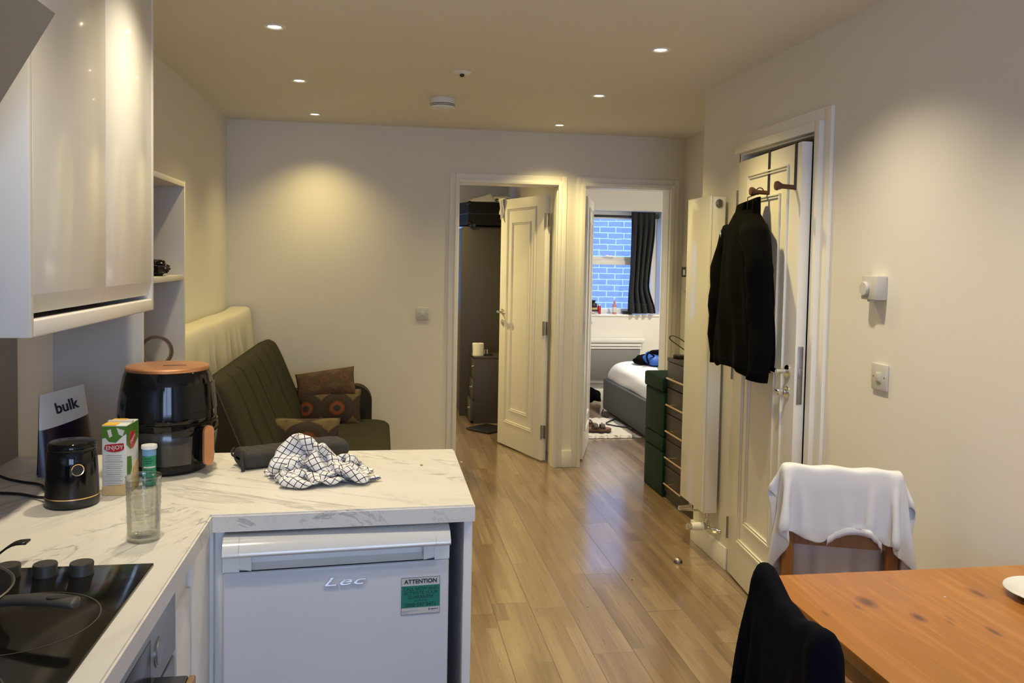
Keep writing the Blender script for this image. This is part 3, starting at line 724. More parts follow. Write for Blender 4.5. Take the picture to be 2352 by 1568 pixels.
# ------------------------------------------------------------------ kitchen run
XF=-.372; CT=.91
t=thing('worktop','L-shaped white marble-effect kitchen worktop with grey veins','worktop',(-.6,1.9,.87))
b=B().prism([(XL,.2),(XF,.2),(XF,1.952),(-.50,2.08),(-1.035,2.575),(XL,2.575)],'z',.87,CT)
bmesh.ops.bevel(b.b,geom=[e for e in b.b.edges if all(v.co.z>CT-1e-4 for v in e.verts) and abs(e.verts[0].co.x-e.verts[1].co.x)<1e-4 and e.verts[0].co.x>-.4],offset=.004,segments=2,affect='EDGES')
obj('long_run',b,'marble1',t)
b=B().prism([(XF+.0003,1.952),(.231,1.978),(.231,2.575),(-1.0347,2.575),(-.4997,2.08)],'z',.87,CT)
bmesh.ops.bevel(b.b,geom=[e for e in b.b.edges if all(v.co.z>CT-1e-4 for v in e.verts) and e.verts[0].co.x>-.38 and e.verts[1].co.x>-.38],offset=.004,segments=2,affect='EDGES')
obj('peninsula',b,'marble2',t)
struct('trim_shade_panel',B().box(XL,XL+.012,.2,2.575,.9105,1.60),'wall_shade')  # added dark panel: shade under the wall cabinet put into its colour
# base cabinet with corner posts
t=thing('base_cabinet','white base cabinet with grooved corner post between the oven and the fridge','cabinet',(-.7,1.8,0))
obj('carcass',B().box(XL+.01,-.40,1.66,1.98,.1,.868),'cabmatt',t)
b=B().box(-.40,-.380,1.657,1.775,.10,.815,.003).box(-.40,-.388,1.657,1.775,.815,.845,.002)
obj('door',b,'cabmatt',t)
obj('rail',B().box(-.43,-.392,1.657,1.985,.846,.869),'cabmatt',t)
obj('corner_post',B().box(-.40,-.379,1.785,1.990,.0,.868,.002).box(-.40,-.350,1.985,2.000,.0,.868,.002).box(-.40,-.3705,1.965,1.992,0,.868,.003),'cabmatt',t)
obj('plinth',B().box(-.9,-.43,1.66,1.98,0,.1),'cabmatt',t)
# oven under the hob
t=thing('oven','grey steel built-in oven under the ceramic hob','oven',(-.7,1.35,0))
obj('housing',B().box(XL+.01,-.40,1.06,1.653,.1,.868),'cabmatt',t)
obj('plinth',B().box(-.95,-.43,1.06,1.653,0,.1),'cabmatt',t)
obj('fascia',B().box(-.40,-.381,1.06,1.653,.742,.862,.003),'ovensteel',t)
obj('display',B().box(-.385,-.380,1.30,1.476,.765,.842,.001),'screen',t)
obj('knob',B().cyl((-.381,1.527,.797),(-.3795,1.527,.797),.026,n=30).cyl((-.381,1.527,.797),(-.3775,1.527,.797),.0225,.0215,n=28,bev=.001),'ovensteel',t)
obj('door',B().box(-.40,-.383,1.06,1.653,.13,.731,.003),'ovensteel',t)
obj('glass',B().box(-.384,-.3815,1.11,1.60,.2,.62),'hobglass',t)
hb=obj('handle',B().box(-.386,-.326,1.09,1.512,.742,.760,.004),'bin',t)
obj('edge_strip',B().box(-.326,-.314,1.09,1.512,.742,.760,.003),'tanedge',hb)
# hob
t=thing('hob','black ceramic hob with three dark knobs set in the worktop','hob',(-.67,1.36,CT))
obj('glass_plate',B().box(-.925,-.418,1.065,1.645,CT-.002,CT+.005,.002),'hobglass',t)
b=B()
for (cx,cy,r) in ((-.56,1.40,.118),(-.80,1.50,.085),(-.80,1.22,.105),(-.56,1.165,.07)):
    b.lathe([(r-.0012,.0003),(r,.0006),(r+.0012,.0003)],(cx,cy,CT+.005),64)
obj('ring_marks',b,'ringline',t)
for x in (-.532,-.594,-.656,-.718):
    obj('knob',B().lathe([(.0205,0),(.0205,.002),(.0195,.004),(.0205,.019),(.0195,.0215),(0,.0210)],(x,1.602,CT+.005),32).box(x-.0015,x+.0015,1.588,1.602,CT+.0255,CT+.0270,.0006),'pangrey',t)
# frying pan
pc=(-.712,1.385)
t=thing('frying_pan','black frying pan on the hob, handle pointing right, cut off by the photo edge','pan',(pc[0],pc[1],CT+.006))
obj('bowl',B().lathe([(0,.003),(.105,.003),(.112,.006),(.139,.052),(.143,.054),(.141,.050),(.116,.001),(.108,0),(0,0)],(pc[0],pc[1],CT+.0062),56),'black',t)
obj('rim',B().lathe([(.139,.0522),(.1415,.0548),(.144,.0535),(.1425,.0515)],(pc[0],pc[1],CT+.0062),56),'panrim',t)
def ph(u,v):
    a=2*PI*v; x=u*.142; w=lerp(.013,.0185,smst(.2,.8,u))*(1 if u<.93 else math.sqrt(max(0,1-((u-.93)/.07)**2)))
    return Vector((pc[0]+.128+x,pc[1]-.008-.055*u+w*cos(a),CT+.048+.018*sin(PI*u*.55)-.004*u+.0075*sin(a)*(1 if u<.97 else .5)))
hd=obj('handle',B().grid(lambda u,v:ph(u,v),30,14),'pangrey',t,PI)
hp=ph(.82,0)
obj('hanging_slot',B().ball((hp.x-.004,hp.y-.0185,hp.z+.0066),(.022,.0072,.0016)),'darkhole',hd)
# utensil end
t=thing('kitchen_utensil','dark kitchen utensil tip curving over the worktop behind the hob knobs','utensil',(-.70,1.66,CT))
b=B()
def ut(u,v):
    x=lerp(-.86,-.652,u); z=CT+.014+.03*smst(.55,.95,u)-.014*smst(.3,.7,u)*(1-smst(.6,.9,u)); w=lerp(.008,.012,u)
    return Vector((x,1.672+(v-.5)*2*w+.006*u,z))
o=obj('blade',b.grid(ut,24,4),'black',t,PI); so=o.modifiers.new('thickness','SOLIDIFY'); so.thickness=.004
obj('handle',B().tube([(-1.0,1.655,CT+.006),(-.93,1.662,CT+.010),(-.855,1.671,CT+.014)],.006,10),'black',t)

# wall cabinet
CF=-.705; CY0,CY1=1.835,2.775; CB=1.322; CTOP=ZC-.04
t=thing('wall_cabinet','glossy white two-door kitchen wall cabinet with a recessed finger pull','cabinet',(-.87,2.3,CB))
obj('carcass',B().box(XL+.002,-.727,CY0+.019,CY1-.019,CB+.05,CTOP-.002),'cabmatt',t)
obj('side_panel',B().box(XL,CF,CY0,CY0+.018,CB,CTOP,.003),'cabmatt',t)
obj('side_panel',B().box(XL,CF,CY1-.018,CY1,CB,CTOP,.003),'cabmatt',t)
obj('pelmet',B().box(-.735,CF,CY0+.018,CY1-.018,CB,CB+.036,.004,3).box(XL,-.735,CY0+.018,CY1-.018,CB+.008,CB+.02),'cabmatt',t)
ym=2.315
for a,c in ((CY0+.020,ym-.0012),(ym+.0012,CY1-.020)):
    d=B().box(-.725,CF-.001,a,c,CB+.088,CTOP,.002).prism([(-.725,CB+.0885),(CF-.002,CB+.0885),(-.719,CB+.048),(-.725,CB+.048)],'y',a,c)
    obj('door',d,'cabgloss',t)
# cooker hood (inclined)
t=thing('cooker_hood','grey inclined cooker hood, only its lower far corner in view','cooker hood',(-.85,1.36,1.75))
def hs(x0,z0,x1,z1,th):
    d=Vector((x1-x0,z1-z0)).normalized(); n=Vector((d.y,-d.x))*th
    return [(x0,z0),(x1,z1),(x1+n.x,z1+n.y),(x0+n.x,z0+n.y)]
b=B()
x0,z0,x1,z1=-.725,1.695,-.590,1.932
b.prism([(x0,z0),(x1,z1),(x1-.024,z1+.014),(x0-.024,z0+.014)],'y',1.06,1.655)
obj('front_panel',b,'hood',t)
obj('body',B().prism([(x0-.03,z0+.020),(x1-.035,z1+.012),(x1-.06,2.02),(XL,2.02),(XL,z0+.02)],'y',1.085,1.63),'hood',t)
obj('duct_cover',B().box(XL,-.80,1.22,1.50,2.02,ZC),'hood',t)
# under-counter fridge, turned a few degrees
FL=Vector((-.347,1.946,0)); fa=math.atan2(.041,.513)
t=thing('fridge','white under-counter fridge with a full-width lip handle','fridge',(FL.x,FL.y,0)); t.rotation_euler=(0,0,fa); c0=ORG[t]; ORG[t]=Vector((0,0,0))
FW=.520
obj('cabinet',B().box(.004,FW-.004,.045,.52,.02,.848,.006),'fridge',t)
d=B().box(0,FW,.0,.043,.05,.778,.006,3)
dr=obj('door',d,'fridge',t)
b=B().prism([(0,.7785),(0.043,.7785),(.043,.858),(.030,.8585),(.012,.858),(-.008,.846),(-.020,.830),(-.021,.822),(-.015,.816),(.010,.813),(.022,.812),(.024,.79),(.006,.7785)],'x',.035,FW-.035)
obj('lip_handle',b,'whitemetal',dr)  # lip and ends in whiter enamel: light from above put into the colour
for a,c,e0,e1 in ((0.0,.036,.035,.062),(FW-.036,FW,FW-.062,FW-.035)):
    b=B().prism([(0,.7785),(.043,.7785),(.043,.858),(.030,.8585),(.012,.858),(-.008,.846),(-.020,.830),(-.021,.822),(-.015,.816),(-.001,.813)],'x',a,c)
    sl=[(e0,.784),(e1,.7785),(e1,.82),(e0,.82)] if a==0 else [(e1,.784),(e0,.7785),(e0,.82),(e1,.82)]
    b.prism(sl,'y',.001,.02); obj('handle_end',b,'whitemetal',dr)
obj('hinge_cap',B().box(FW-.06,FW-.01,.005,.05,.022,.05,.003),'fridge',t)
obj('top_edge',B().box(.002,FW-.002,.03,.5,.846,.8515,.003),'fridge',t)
lg=text_mesh('Lec',.056,.0012,(.268,-.0015,.741),(1,0,0),(0,0,1),shear=.35,bevel=.0012,space=1.05)
lg.transform(Matrix.Translation((.268,0,.741))@Matrix.Diagonal((1.16,1,.48,1))@Matrix.Translation((-.268,0,-.741)))
obj('logo',lg,'chrome',dr)
sx0,sx1,sz0,sz1=.405,.498,.648,.738
st=obj('sticker',B().box(sx0,sx1,-.0008,.0005,sz0,sz1),'pouchwhite',t)
obj('green_field',B().box(sx0+.0008,sx1-.0008,-.0012,-.0006,sz0+.0165,sz1-.0205),'stickergreen',st)
b=B()
for a in ((sx0,sx0+.0006,sz0,sz1),(sx1-.0006,sx1,sz0,sz1),(sx0,sx1,sz0,sz0+.0006),(sx0,sx1,sz1-.0006,sz1)): b.box(a[0],a[1],-.0013,-.0007,a[2],a[3])
obj('border',b,'ink',st)
xm=(sx0+sx1)/2
def tx(body,size,z,m,x=None,al='CENTER',**k): obj('lettering',text_mesh(body,size,.0001,(xm if x is None else x,-.0014,z),(1,0,0),(0,0,1),al,**k),m,st,False)
tx('ATTENTION',.0140,sz1-.0105,'ink',offset=.00035)
tx('CALL NOW AND',.0107,sz1-.0285,'inkgreen',offset=.00015); tx('ACTIVATE YOUR',.0107,sz1-.0385,'inkgreen',offset=.00015); tx('GUARANTEE',.0107,sz1-.0485,'inkgreen',offset=.00015)
tx('FREEPHONE',.0056,sz1-.0575,'inkgreen',shear=.25); tx('0800 597 8471',.0125,sz1-.0670,'inkgreen',offset=.0002)
b=B().box(sx0+.003,sx0+.040,-.0013,-.0009,sz0+.0085,sz0+.0092).box(sx0+.003,sx0+.018,-.0013,-.0009,sz0+.0045,sz0+.0052)
obj('small_print',b,'inkgrey',st)
b=B().prism([(sx0+.066,sz0+.0115),(sx0+.0675,sz0+.014),(sx0+.0685,sz0+.009),(sx0+.067,sz0+.0065)],'y',-.0013,-.0009)
b.box(sx0+.071,sx0+.079,-.0013,-.0009,sz0+.0093,sz0+.0112).box(sx0+.080,sx0+.0835,-.0013,-.0009,sz0+.0093,sz0+.0112).box(sx0+.0855,sx0+.088,-.0013,-.0009,sz0+.0096,sz0+.0115)
obj('emblem',b,'ink',st); ORG[t]=c0
# end panel of the peninsula
t=thing('end_panel','white end panel closing the peninsula beside the fridge','panel',(.216,2.28,0))
obj('board',B().box(.206,.2265,1.992,2.56,0,.869,.001),'cabmatt',t)
obj('rear_panel',B().box(-.34,.2035,2.54,2.56,0,.869),'cabmatt',t)

# ------------------------------------------------------------------ things on the worktop
# air fryer
AX,AY=-.575,2.405; z0=CT
t=thing('air_fryer','large black air fryer with copper lid and copper drawer handle','air fryer',(AX,AY,CT))
def ring(prof,**k): return B().lathe([(r,z) for r,z in prof],(AX,AY,z0),72,**k)
obj('foot',ring([(0,.0),(.098,.0),(.102,.006),(.106,.022),(0,.022)]),'black',t)
obj('upper_body',ring([(0,.140),(.127,.140),(.1285,.145),(.128,.155),(.125,.19),(.119,.23),(.112,.265),(.1075,.273),(0,.273)]),'blackgloss',t)
obj('drawer',ring([(0,.021),(.112,.021),(.1185,.027),(.1255,.075),(.1295,.132),(.1305,.1365),(.128,.139),(0,.139)]),'blackgloss',t)
obj('lid',ring([(0,.273),(.106,.273),(.1085,.276),(.1085,.281),(.1055,.2845),(.09,.2865),(0,.2875)]),'copper',t)
fr=math.atan2(-.60,.80)
b=B()
for a0,a1 in ((fr-1.50,fr-.20),(fr+.20,fr+1.30)):
    b.lathe([(.1195,.030),(.1215,.031),(.1272,.075),(.1305,.118),(.1285,.121)],(AX,AY,z0),24,a0=a0,a1=a1)
obj('drawer_panel',b,'smoke',t)
b=B().lathe([(.1295,.136),(.134,.134),(.1345,.121),(.131,.108),(.1285,.106)],(AX,AY,z0),20,a0=fr-.62,a1=fr+.62)
obj('release_guard',b,'blackgloss',t)
dv=Vector((cos(fr),sin(fr),0)); tv=Vector((-sin(fr),cos(fr),0))
def hgrip(off,w,h,th):
    b=B(); n=20; front=[];back=[]
    for k in range(n*2):
        a=2*PI*k/(n*2); x=w*cos(a); y=(h-w)*(1 if sin(a)>0 else -1)+w*sin(a) if abs(sin(a))>1e-9 else 0
        if abs(sin(a))<=1e-9: y=(h-w)*(1 if k==0 else -1)*0
        p=Vector((AX,AY,z0+.082))+tv*x+Vector((0,0,y)); front.append(b.b.verts.new(p+dv*(off+th))); back.append(b.b.verts.new(p+dv*off))
    b.b.faces.new(front); b.b.faces.new(back[::-1])
    for k in range(2*n): b.b.faces.new((front[k],back[k],back[(k+1)%(2*n)],front[(k+1)%(2*n)]))
    return b
hg=obj('handle',hgrip(.125,.013,.048,.028),'blackgloss',t,.5)
hf=hgrip(.153,.0165,.053,.007); obj('grip_front',hf,'copper',hg,.5)
dp=[]
b=B().lathe([(.1255,.19),(.1268,.189),(.1205,.228),(.119,.228)],(AX,AY,z0),3,a0=fr-.02,a1=fr+.02)
obj('display_window',B().lathe([(.1276,.168),(.1290,.169),(.1212,.240),(.1196,.241)],(AX,AY,z0),24,a0=fr-.75,a1=fr+.75),'blackgloss',t)
sq=[Vector((AX-.004+.0145*k/10*2,AY-.022-.012+.0055*k/10+.0013*sin(k*2.3),z0+.2879)) for k in range(21)]
obj('lid_script',B().tube(sq,.0007,6),'ink',t)
# juice carton
CX,CYc=-.632,2.178; ca=-.05
t=thing('juice_carton','tall juice carton with ENJOY on a red label beside the air fryer','carton',(CX,CYc,CT))
def cbox(x0,x1,y0,y1,za,zb,bev=.0015): return B().box(CX+x0,CX+x1,CYc+y0,CYc+y1,CT+za,CT+zb,bev).rotz(ca,(CX,CYc))
hw,hd_,hh=.0285,.043,.172
obj('body',cbox(-hw,hw,-hd_,hd_,0,hh),'pale',t)
b=B()
def cp(poly,y): b.prism([(CX+u,CT+v) for u,v in poly],'y',CYc-y-.0006,CYc-y)
def cs_(poly): b.prism([(CYc+u,CT+v) for u,v in poly],'x',CX+hw,CX+hw+.0006)
cp([(-hw,hh-.002),(hw,hh-.002),(hw,.152),(.016,.142),(.004,.130),(-.012,.132),(-.02,.142),(-hw,.140)],hd_); cs_([(-hd_,hh-.002),(hd_,hh-.002),(hd_,.13),(.01,.112),(-.015,.108),(-hd_,.125)])
lf=obj('leaf_print',b.rotz(ca,(CX,CYc)),'leaf',t,False)
b=B(); b.prism([(CX+.006,CT+.166),(CX+.024,CT+.160),(CX+.020,CT+.146),(CX+.011,CT+.150)],'y',CYc-hd_-.0011,CYc-hd_-.0004).prism([(CX-.016,CT+.16),(CX-.008,CT+.163),(CX-.004,CT+.146),(CX-.011,CT+.142)],'y',CYc-hd_-.0011,CYc-hd_-.0004)
obj('flower_print',b.rotz(ca,(CX,CYc)),'pouchwhite',t,False)
b=B(); pts=[(CX-.020,CT+.125),(CX+.022,CT+.129),(CX+.0235,CT+.118)]+[(CX+.0235*cos(a),CT+.117-.010*sin(a)) for a in np.linspace(.15,PI-.15,12)]
b.prism(pts,'y',CYc-hd_-.0012,CYc-hd_-.0005)
b.prism([(CYc+.020*cos(a)-.004,CT+.130+.022*sin(a)) for a in np.linspace(0,2*PI,20)[:-1]],'x',CX+hw+.0004,CX+hw+.0013)
rl=obj('red_label',b.rotz(ca,(CX,CYc)),'red',t,False)
obj('lettering',text_mesh('ENJOY',.0138,.0002,tuple(Vector((CX,CYc,CT+.1178))+Matrix.Rotation(ca,3,'Z')@Vector((.001,-hd_-.0016,0))),(cos(ca),sin(ca),.07),(0,0,1),offset=.0002),'pouchwhite',rl,False)
obj('lettering',text_mesh('ENJOY',.0115,.0002,tuple(Vector((CX,CYc,CT+.131))+Matrix.Rotation(ca,3,'Z')@Vector((hw+.0018,-.004,0))),(-sin(ca),cos(ca),.45),(0,0,1)),'pouchwhite',rl,False)
b=B()
for k in range(15):
    z=.098-k*.0052; w=.019+.003*math.sin(k*2.7); b.box(CX-w,CX+w*.9,CYc-hd_-.0006,CYc-hd_,CT+z,CT+z+.0009+.0006*(k%3==0))
obj('small_print',b.rotz(ca,(CX,CYc)),'inkgrey',t,False)
b=B(); cp([(-hw,.022),(hw,.030),(hw,.001),(-hw,.001)],hd_); cs_([(-.005,.055),(.03,.075),(hd_,.06),(hd_,.001),(-.01,.001)])
obj('tan_band',b.rotz(ca,(CX,CYc)),'tan',t,False)
b=B(); cs_([(-hd_+.003,.095),(-.01,.09),(-.006,.06),(-.018,.045),(-hd_+.003,.05)]); obj('green_panel',b.rotz(ca,(CX,CYc)),'leaf',t,False)
b=B().box(CX-hw,CX+.004,CYc-hd_,CYc+hd_,CT+hh-.0005,CT+hh+.001); top=obj('yellow_top',b.rotz(ca,(CX,CYc)),'yellow',t,False)
b=B().prism([(CX-hw,CYc-.005),(CX+hw,CYc-.005),(CX+hw,CYc+.008),(CX-hw,CYc+.008)],'z',CT+hh,CT+hh+.004); obj('top_seam',b.rotz(ca,(CX,CYc)),'pouchwhite',t)
# tablet tube
TX,TY=-.577,2.225
t=thing('tablet_tube','slim green tablet tube with a white cap in front of the air fryer','tube',(TX,TY,CT))
obj('body',B().lathe([(0,0),(.0165,0),(.0165,.088),(0,.088)],(TX,TY,CT),32),'green',t)
obj('blue_band',B().lathe([(.0166,.078),(.0169,.0782),(.0169,.094),(.0160,.0945)],(TX,TY,CT),32),'lightblue',t)
obj('cap',B().lathe([(0,.104),(.0185,.104),(.0192,.1015),(.0192,.0955),(.018,.0945),(0,.0945)],(TX,TY,CT),32),'white',t)
b=B().lathe([(.0167,.0475),(.0169,.048),(.0169,.051),(.0167,.0515)],(TX,TY,CT),16,a0=-2.2,a1=-.3)
b.lathe([(.0167,.028),(.0169,.0283),(.0169,.031),(.0167,.0313)],(TX,TY,CT),6,a0=-.9,a1=-.5)
obj('white_stripe',b,'pouchwhite',t,False)
b=B()
for k,z in enumerate((.070,.064,.058,.040,.034,.022,.014)): b.lathe([(.0166,z),(.0168,z+.0002),(.0168,z+.0022),(.0166,z+.0024)],(TX,TY,CT),10,a0=-2.0+.1*(k%3),a1=-1.0+.2*(k%2))
obj('label_print',b,'inkgreen',t,False)
# tumbler
GX,GY=-.477,1.797
t=thing('drinking_glass','clear ribbed tumbler of water on the worktop near the hob','glass',(GX,GY,CT))
def rib(z): return .0006*sin(z*520)+.0003*sin(z*1330)
pr=[(0,.0),(.027,.0),(.030,.003)]+[(.0315+.003*k/30+rib(.006+k*.0042),.006+k*.0042) for k in range(31)]+[(.0353,.1335),(.0345,.1345),(.0335,.1335)]+[(.0308+.0025*k/14,.012+k*.0082) for k in range(14,-1,-1)]+[(.026,.010),(0,.0095)]
obj('wall',B().lathe(pr,(GX,GY,CT),56),'glass',t,PI)
wpr=[(0,.0105),(.0285,.0108)]+[(.0303+.0024*k/16,.013+k*.0058) for k in range(17)]+[(.0322,.1068),(0,.1066)]
obj('water',B().lathe(wpr,(GX,GY,CT),48),'water',t,PI)
# coffee grinder
KX,KY=-.708,2.072
t=thing('coffee_grinder','small black cylindrical coffee grinder with gold ring and round button','coffee grinder',(KX,KY,CT))
obj('base_ring',B().lathe([(0,0),(.052,0),(.0575,.006),(.0580,.018),(.0575,.0225),(0,.0225)],(KX,KY,CT),56),'black',t)
obj('gold_ring',B().lathe([(.057,.0225),(.0583,.0228),(.0583,.0252),(.057,.0255)],(KX,KY,CT),56),'gold',t)
obj('body',B().lathe([(0,.0255),(.0574,.0255),(.0565,.06),(.0545,.10),(.0525,.128),(.0500,.132),(0,.132)],(KX,KY,CT),56),'blackgloss',t)
obj('lid',B().lathe([(.0505,.1325),(.0515,.135),(.0505,.145),(.047,.149),(.030,.1515),(0,.1525)],(KX,KY,CT),56),'blackgloss',t)
ba=math.atan2(-.86,.50); bd=Vector((cos(ba),sin(ba),0)); bp=Vector((KX,KY,CT+.092))+bd*.0535
q=bd.to_track_quat('Z','Y').to_matrix().to_4x4()
obj('button_ring',B().lathe([(.0118,0),(.0118,.003),(.0138,.0035),(.0142,.001),(.0142,-.002)],n=32,M=Matrix.Translation(bp)@q),'gold',t)
obj('button',B().lathe([(0,.0028),(.0118,.0026),(.0118,-.002)],n=32,M=Matrix.Translation(bp)@q),'black',t)
cb=[(-.762,2.085,CT+.012),(-.80,2.115,CT+.006),(-.85,2.15,CT+.0045),(-.90,2.165,CT+.0045),(-.96,2.165,CT+.006),(-1.0,2.17,CT+.03),(-1.02,2.17,CT+.10)]
cu=[(-.757,2.10,CT+.012),(-.80,2.17,CT+.006),(-.84,2.235,CT+.005),(-.90,2.27,CT+.0045),(-.95,2.29,CT+.012),(-1.0,2.30,CT+.04),(-1.025,2.30,CT+.14)]
def smoothpts(p,n=6):
    out=[]; P=[Vector(q) for q in p]
    for i in range(len(P)-1):
        a,b_,c,d=P[max(i-1,0)],P[i],P[i+1],P[min(i+2,len(P)-1)]
        for k in range(n):
            t=k/n; out.append(.5*((2*b_)+(c-a)*t+(2*a-5*b_+4*c-d)*t*t+(3*b_-a-3*c+d)*t**3))
    return out+[P[-1]]
obj('cord',B().tube(smoothpts(cb),.0036,10),'black',t)
tag(obj('power_cord',B().tube(smoothpts(cu),.0036,10),'black',None,True,(-.9,2.27,CT)),'black power cord curving behind the coffee grinder up the kitchen wall','cord')
# pouch
A=Vector((-.880,2.325,CT)); Bv=Vector((-.786,2.480,CT)); ln=(Bv-A).normalized(); nv=Vector((ln.y,-ln.x,0)); wl=(Bv-A).length
t=thing('food_pouch','stand-up pouch lettered bulk, white above dark purple, behind the coffee grinder','pouch',tuple((A+Bv)/2))
def pq(u,v,s):
    w=lerp(wl,.135,v); th=.030*(1-v)**.7*math.sqrt(max(0,1-(2*u-1)**2))*s+.0015*s
    return A+ln*(wl/2+(u-.5)*w-.006*v)+nv*(th-.012*v)+Vector((0,0,.218*v+.012*(u-.5)*v+.001))
def part(v0,v1,sk):   # skewed boundary between the white and the purple zone
    def bnd(u): return .60+.07*(u-.5)
    def f(u,v):
        lo,hi=(0,bnd(u)) if v0==0 else (bnd(u),1)
        return lo+(hi-lo)*v
    return f
for nm,m_,z in (('lower_zone','purple',0),('upper_zone','pouchwhite',1)):
    fz=part(z,z,0); b=B()
    b.grid(lambda u,v:pq(u,fz(u,v),1),20,14,uv=False); b.grid(lambda u,v:pq(u,fz(u,v),-1),20,14,uv=False)
    zo=obj(nm,b,m_,t,PI)
c=pq(.5,.80,1); up=(pq(.5,.9,1)-pq(.5,.7,1)); xd=pq(.7,.80,1)-pq(.3,.80,1)
obj('lettering',text_mesh('bulk',.041,.0004,tuple(c+nv*.0022),tuple(xd+Vector((0,0,.003))),tuple(up),space=1.0,offset=.0009),'ink',zo,False)
# quilted oven glove, folded
g0=Vector((-.392,2.400,CT)); g1=Vector((-.112,2.545,CT)); ga=(g1-g0); gl=ga.length; ga.normalize(); gn=Vector((-ga.y,ga.x,0))
def glove(u,v):
    s=lerp(-.0,gl,u); a=2*PI*v; e=.55
    ca,sa=cos(a),sin(a)
    endc=1 if .04<u<.96 else math.sqrt(max(.02,1-((.04-u)/.04 if u<.5 else (u-.96)/.04)**2))
    w=.050*abs(ca)**e*(1 if ca>0 else -1)*(.8+.2*endc); h=.026*abs(sa)**e*(1 if sa>0 else -1)*endc
    k=1
    if sa>-.3:
        d1=abs(((s/.042+v*5)%1)-.5); d2=abs(((s/.042-v*5)%1)-.5); k=1-.17*(max(0,(d1-.40)/.10)+max(0,(d2-.40)/.10))
    h*=k
    return g0+ga*s+gn*(w-.015+.018*(h>0)*0)+Vector((0,0,.0275+h-.002*sin(s*18)-.010*max(0,u-.7)*(h>0)))
t=thing('oven_glove','folded charcoal quilted oven glove lying behind the checked tea towel','oven glove',tuple((g0+g1)/2))
obj('quilted_body',B().grid(glove,110,64,uv=False),'quilt',t,PI)
b=B().grid(lambda u,v:g0+ga*(-.002+.010*sin(PI*u)*0)+gn*(-.062+.094*u)+Vector((0,0,.008+.052*v))-ga*.006*sin(PI*v),10,10,uv=False)
obj('binding_end',B().tube([g0-ga*.001+gn*(-.060),g0-ga*.006+gn*(-.064)+Vector((0,0,.028)),g0-ga*.002+gn*(-.05)+Vector((0,0,.052))],.005,8),'quilt',t)
lp=[g0+gn*.0-ga*.004+Vector((0,0,.055)),g0-ga*.012+gn*.0+Vector((0,0,.048)),g0-ga*.013+gn*(-.005)+Vector((0,0,.036)),g0-ga*.004-gn*.004+Vector((0,0,.03))]
obj('hanging_loop',B().tube(smoothpts(lp),.003,8),'quilt',t)
# crumpled tea towel (simulated)
def towel():
    n=46; L=.0108; u,v=np.meshgrid(np.linspace(-.5,.5,n),np.linspace(-.5,.5,n),indexing='ij'); rs=np.random.RandomState(11)
    c=np.array([-.150,2.255,CT]); a=.5
    x=u*.225; y=v*.155
    h=.004+(.054*np.sin(u*19+1.5*np.sin(v*5))**2+.046*np.sin(v*23+1.7*np.cos(u*6))**2)*(.45+.75*np.exp(-(u**2+v**2)/.09))+.070*np.exp(-((u+.16)**2+(v-.20)**2)/.035)
    h*=np.clip((.5-np.maximum(np.abs(u),np.abs(v)))/.10,.12,1)
    P=np.stack([c[0]+x*cos(a)-y*sin(a)+.014*np.sin(v*23),c[1]+x*sin(a)*.3+y*cos(a)+.012*np.sin(u*19),c[2]+h+.004*rs.rand(n,n)],2)
    gl=sd_box(((g0+g1)/2+gn*-.012+Vector((0,0,.027)))[:],(gl_/2,.052,.027),.02,math.atan2(ga.y,ga.x))
    sd=lambda Q:np.minimum(Q[:,2]-(CT+.003),gl(Q)-.004)
    P=pbd(P,np.ones((n,n),bool),L,L,numgrad(sd),steps=9,it=24,fric=.9,selfh=.012,bend=.75,dt=1/120,damp=.80,shear=.6)
    P[:,:,2]=np.maximum(P[:,:,2],CT+.0025)
    o=cloth_mesh('tea_towel',P,np.ones((n,n),bool),L,L,'check',None,(-.15,2.25,CT),.003,1,1/.0168)
    tag(o,'crumpled white tea towel with a black grid pattern on the worktop','tea towel')
gl_=gl; towel()
b=B().grid(lambda u,v:Vector((-.292+.075*u+.012*v,2.262+.06*v-.012*u,CT+.0015+.008*(u*.6+v*.3)*smst(.1,1,u)+.002*sin(7*u+3*v))),10,8)
o=obj('paper_scrap',b,'paper',None,PI,(-.27,2.28,CT)); so=o.modifiers.new('thickness','SOLIDIFY'); so.thickness=.0006
tag(o,'white paper scrap poking out under the left of the tea towel','paper')
tag(obj('crumb',B().ball((.121,2.373,CT+.002),(.004,.003,.002),lambda d:1+.2*sin(5*d.x+3*d.z),12,8),'inkgrey',None,True,(.121,2.373,CT)),'single dark crumb on the clear right part of the worktop','crumb')
# ------------------------------------------------------------------ shelf unit
t=thing('shelf_unit','white open shelf unit against the left wall behind the wall cabinet','shelf unit',(-.9,3.17,0))
UX=-.765; UY0,UY1=2.872,3.475
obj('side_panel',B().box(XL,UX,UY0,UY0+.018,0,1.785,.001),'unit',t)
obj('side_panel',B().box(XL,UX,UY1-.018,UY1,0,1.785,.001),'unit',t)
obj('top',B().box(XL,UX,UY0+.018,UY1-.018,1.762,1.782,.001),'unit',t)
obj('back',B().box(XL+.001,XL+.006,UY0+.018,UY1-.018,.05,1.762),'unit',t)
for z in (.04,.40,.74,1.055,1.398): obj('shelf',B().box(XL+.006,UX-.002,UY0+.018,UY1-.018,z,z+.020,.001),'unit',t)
tag(obj('plastic_bag',B().ball((-.835,3.265,1.418+.026),(.065,.10,.030),lambda d:1+.16*sin(5*d.x+2*d.y)+.12*sin(9*d.y-4*d.z)+.08*sin(13*d.x*d.y*3)-(.2 if d.z<-.6 else 0),40,24),'blackgloss',None,.5,(-.835,3.265,1.418)),'small crumpled glossy black bag on the upper shelf of the unit','bag')
HC=Vector((-.825,3.28,1.075+.060)); 
t=thing('hoop','round dark wooden hoop with a paler inner ring standing in the shelf unit','hoop',(HC.x,HC.y,1.075))
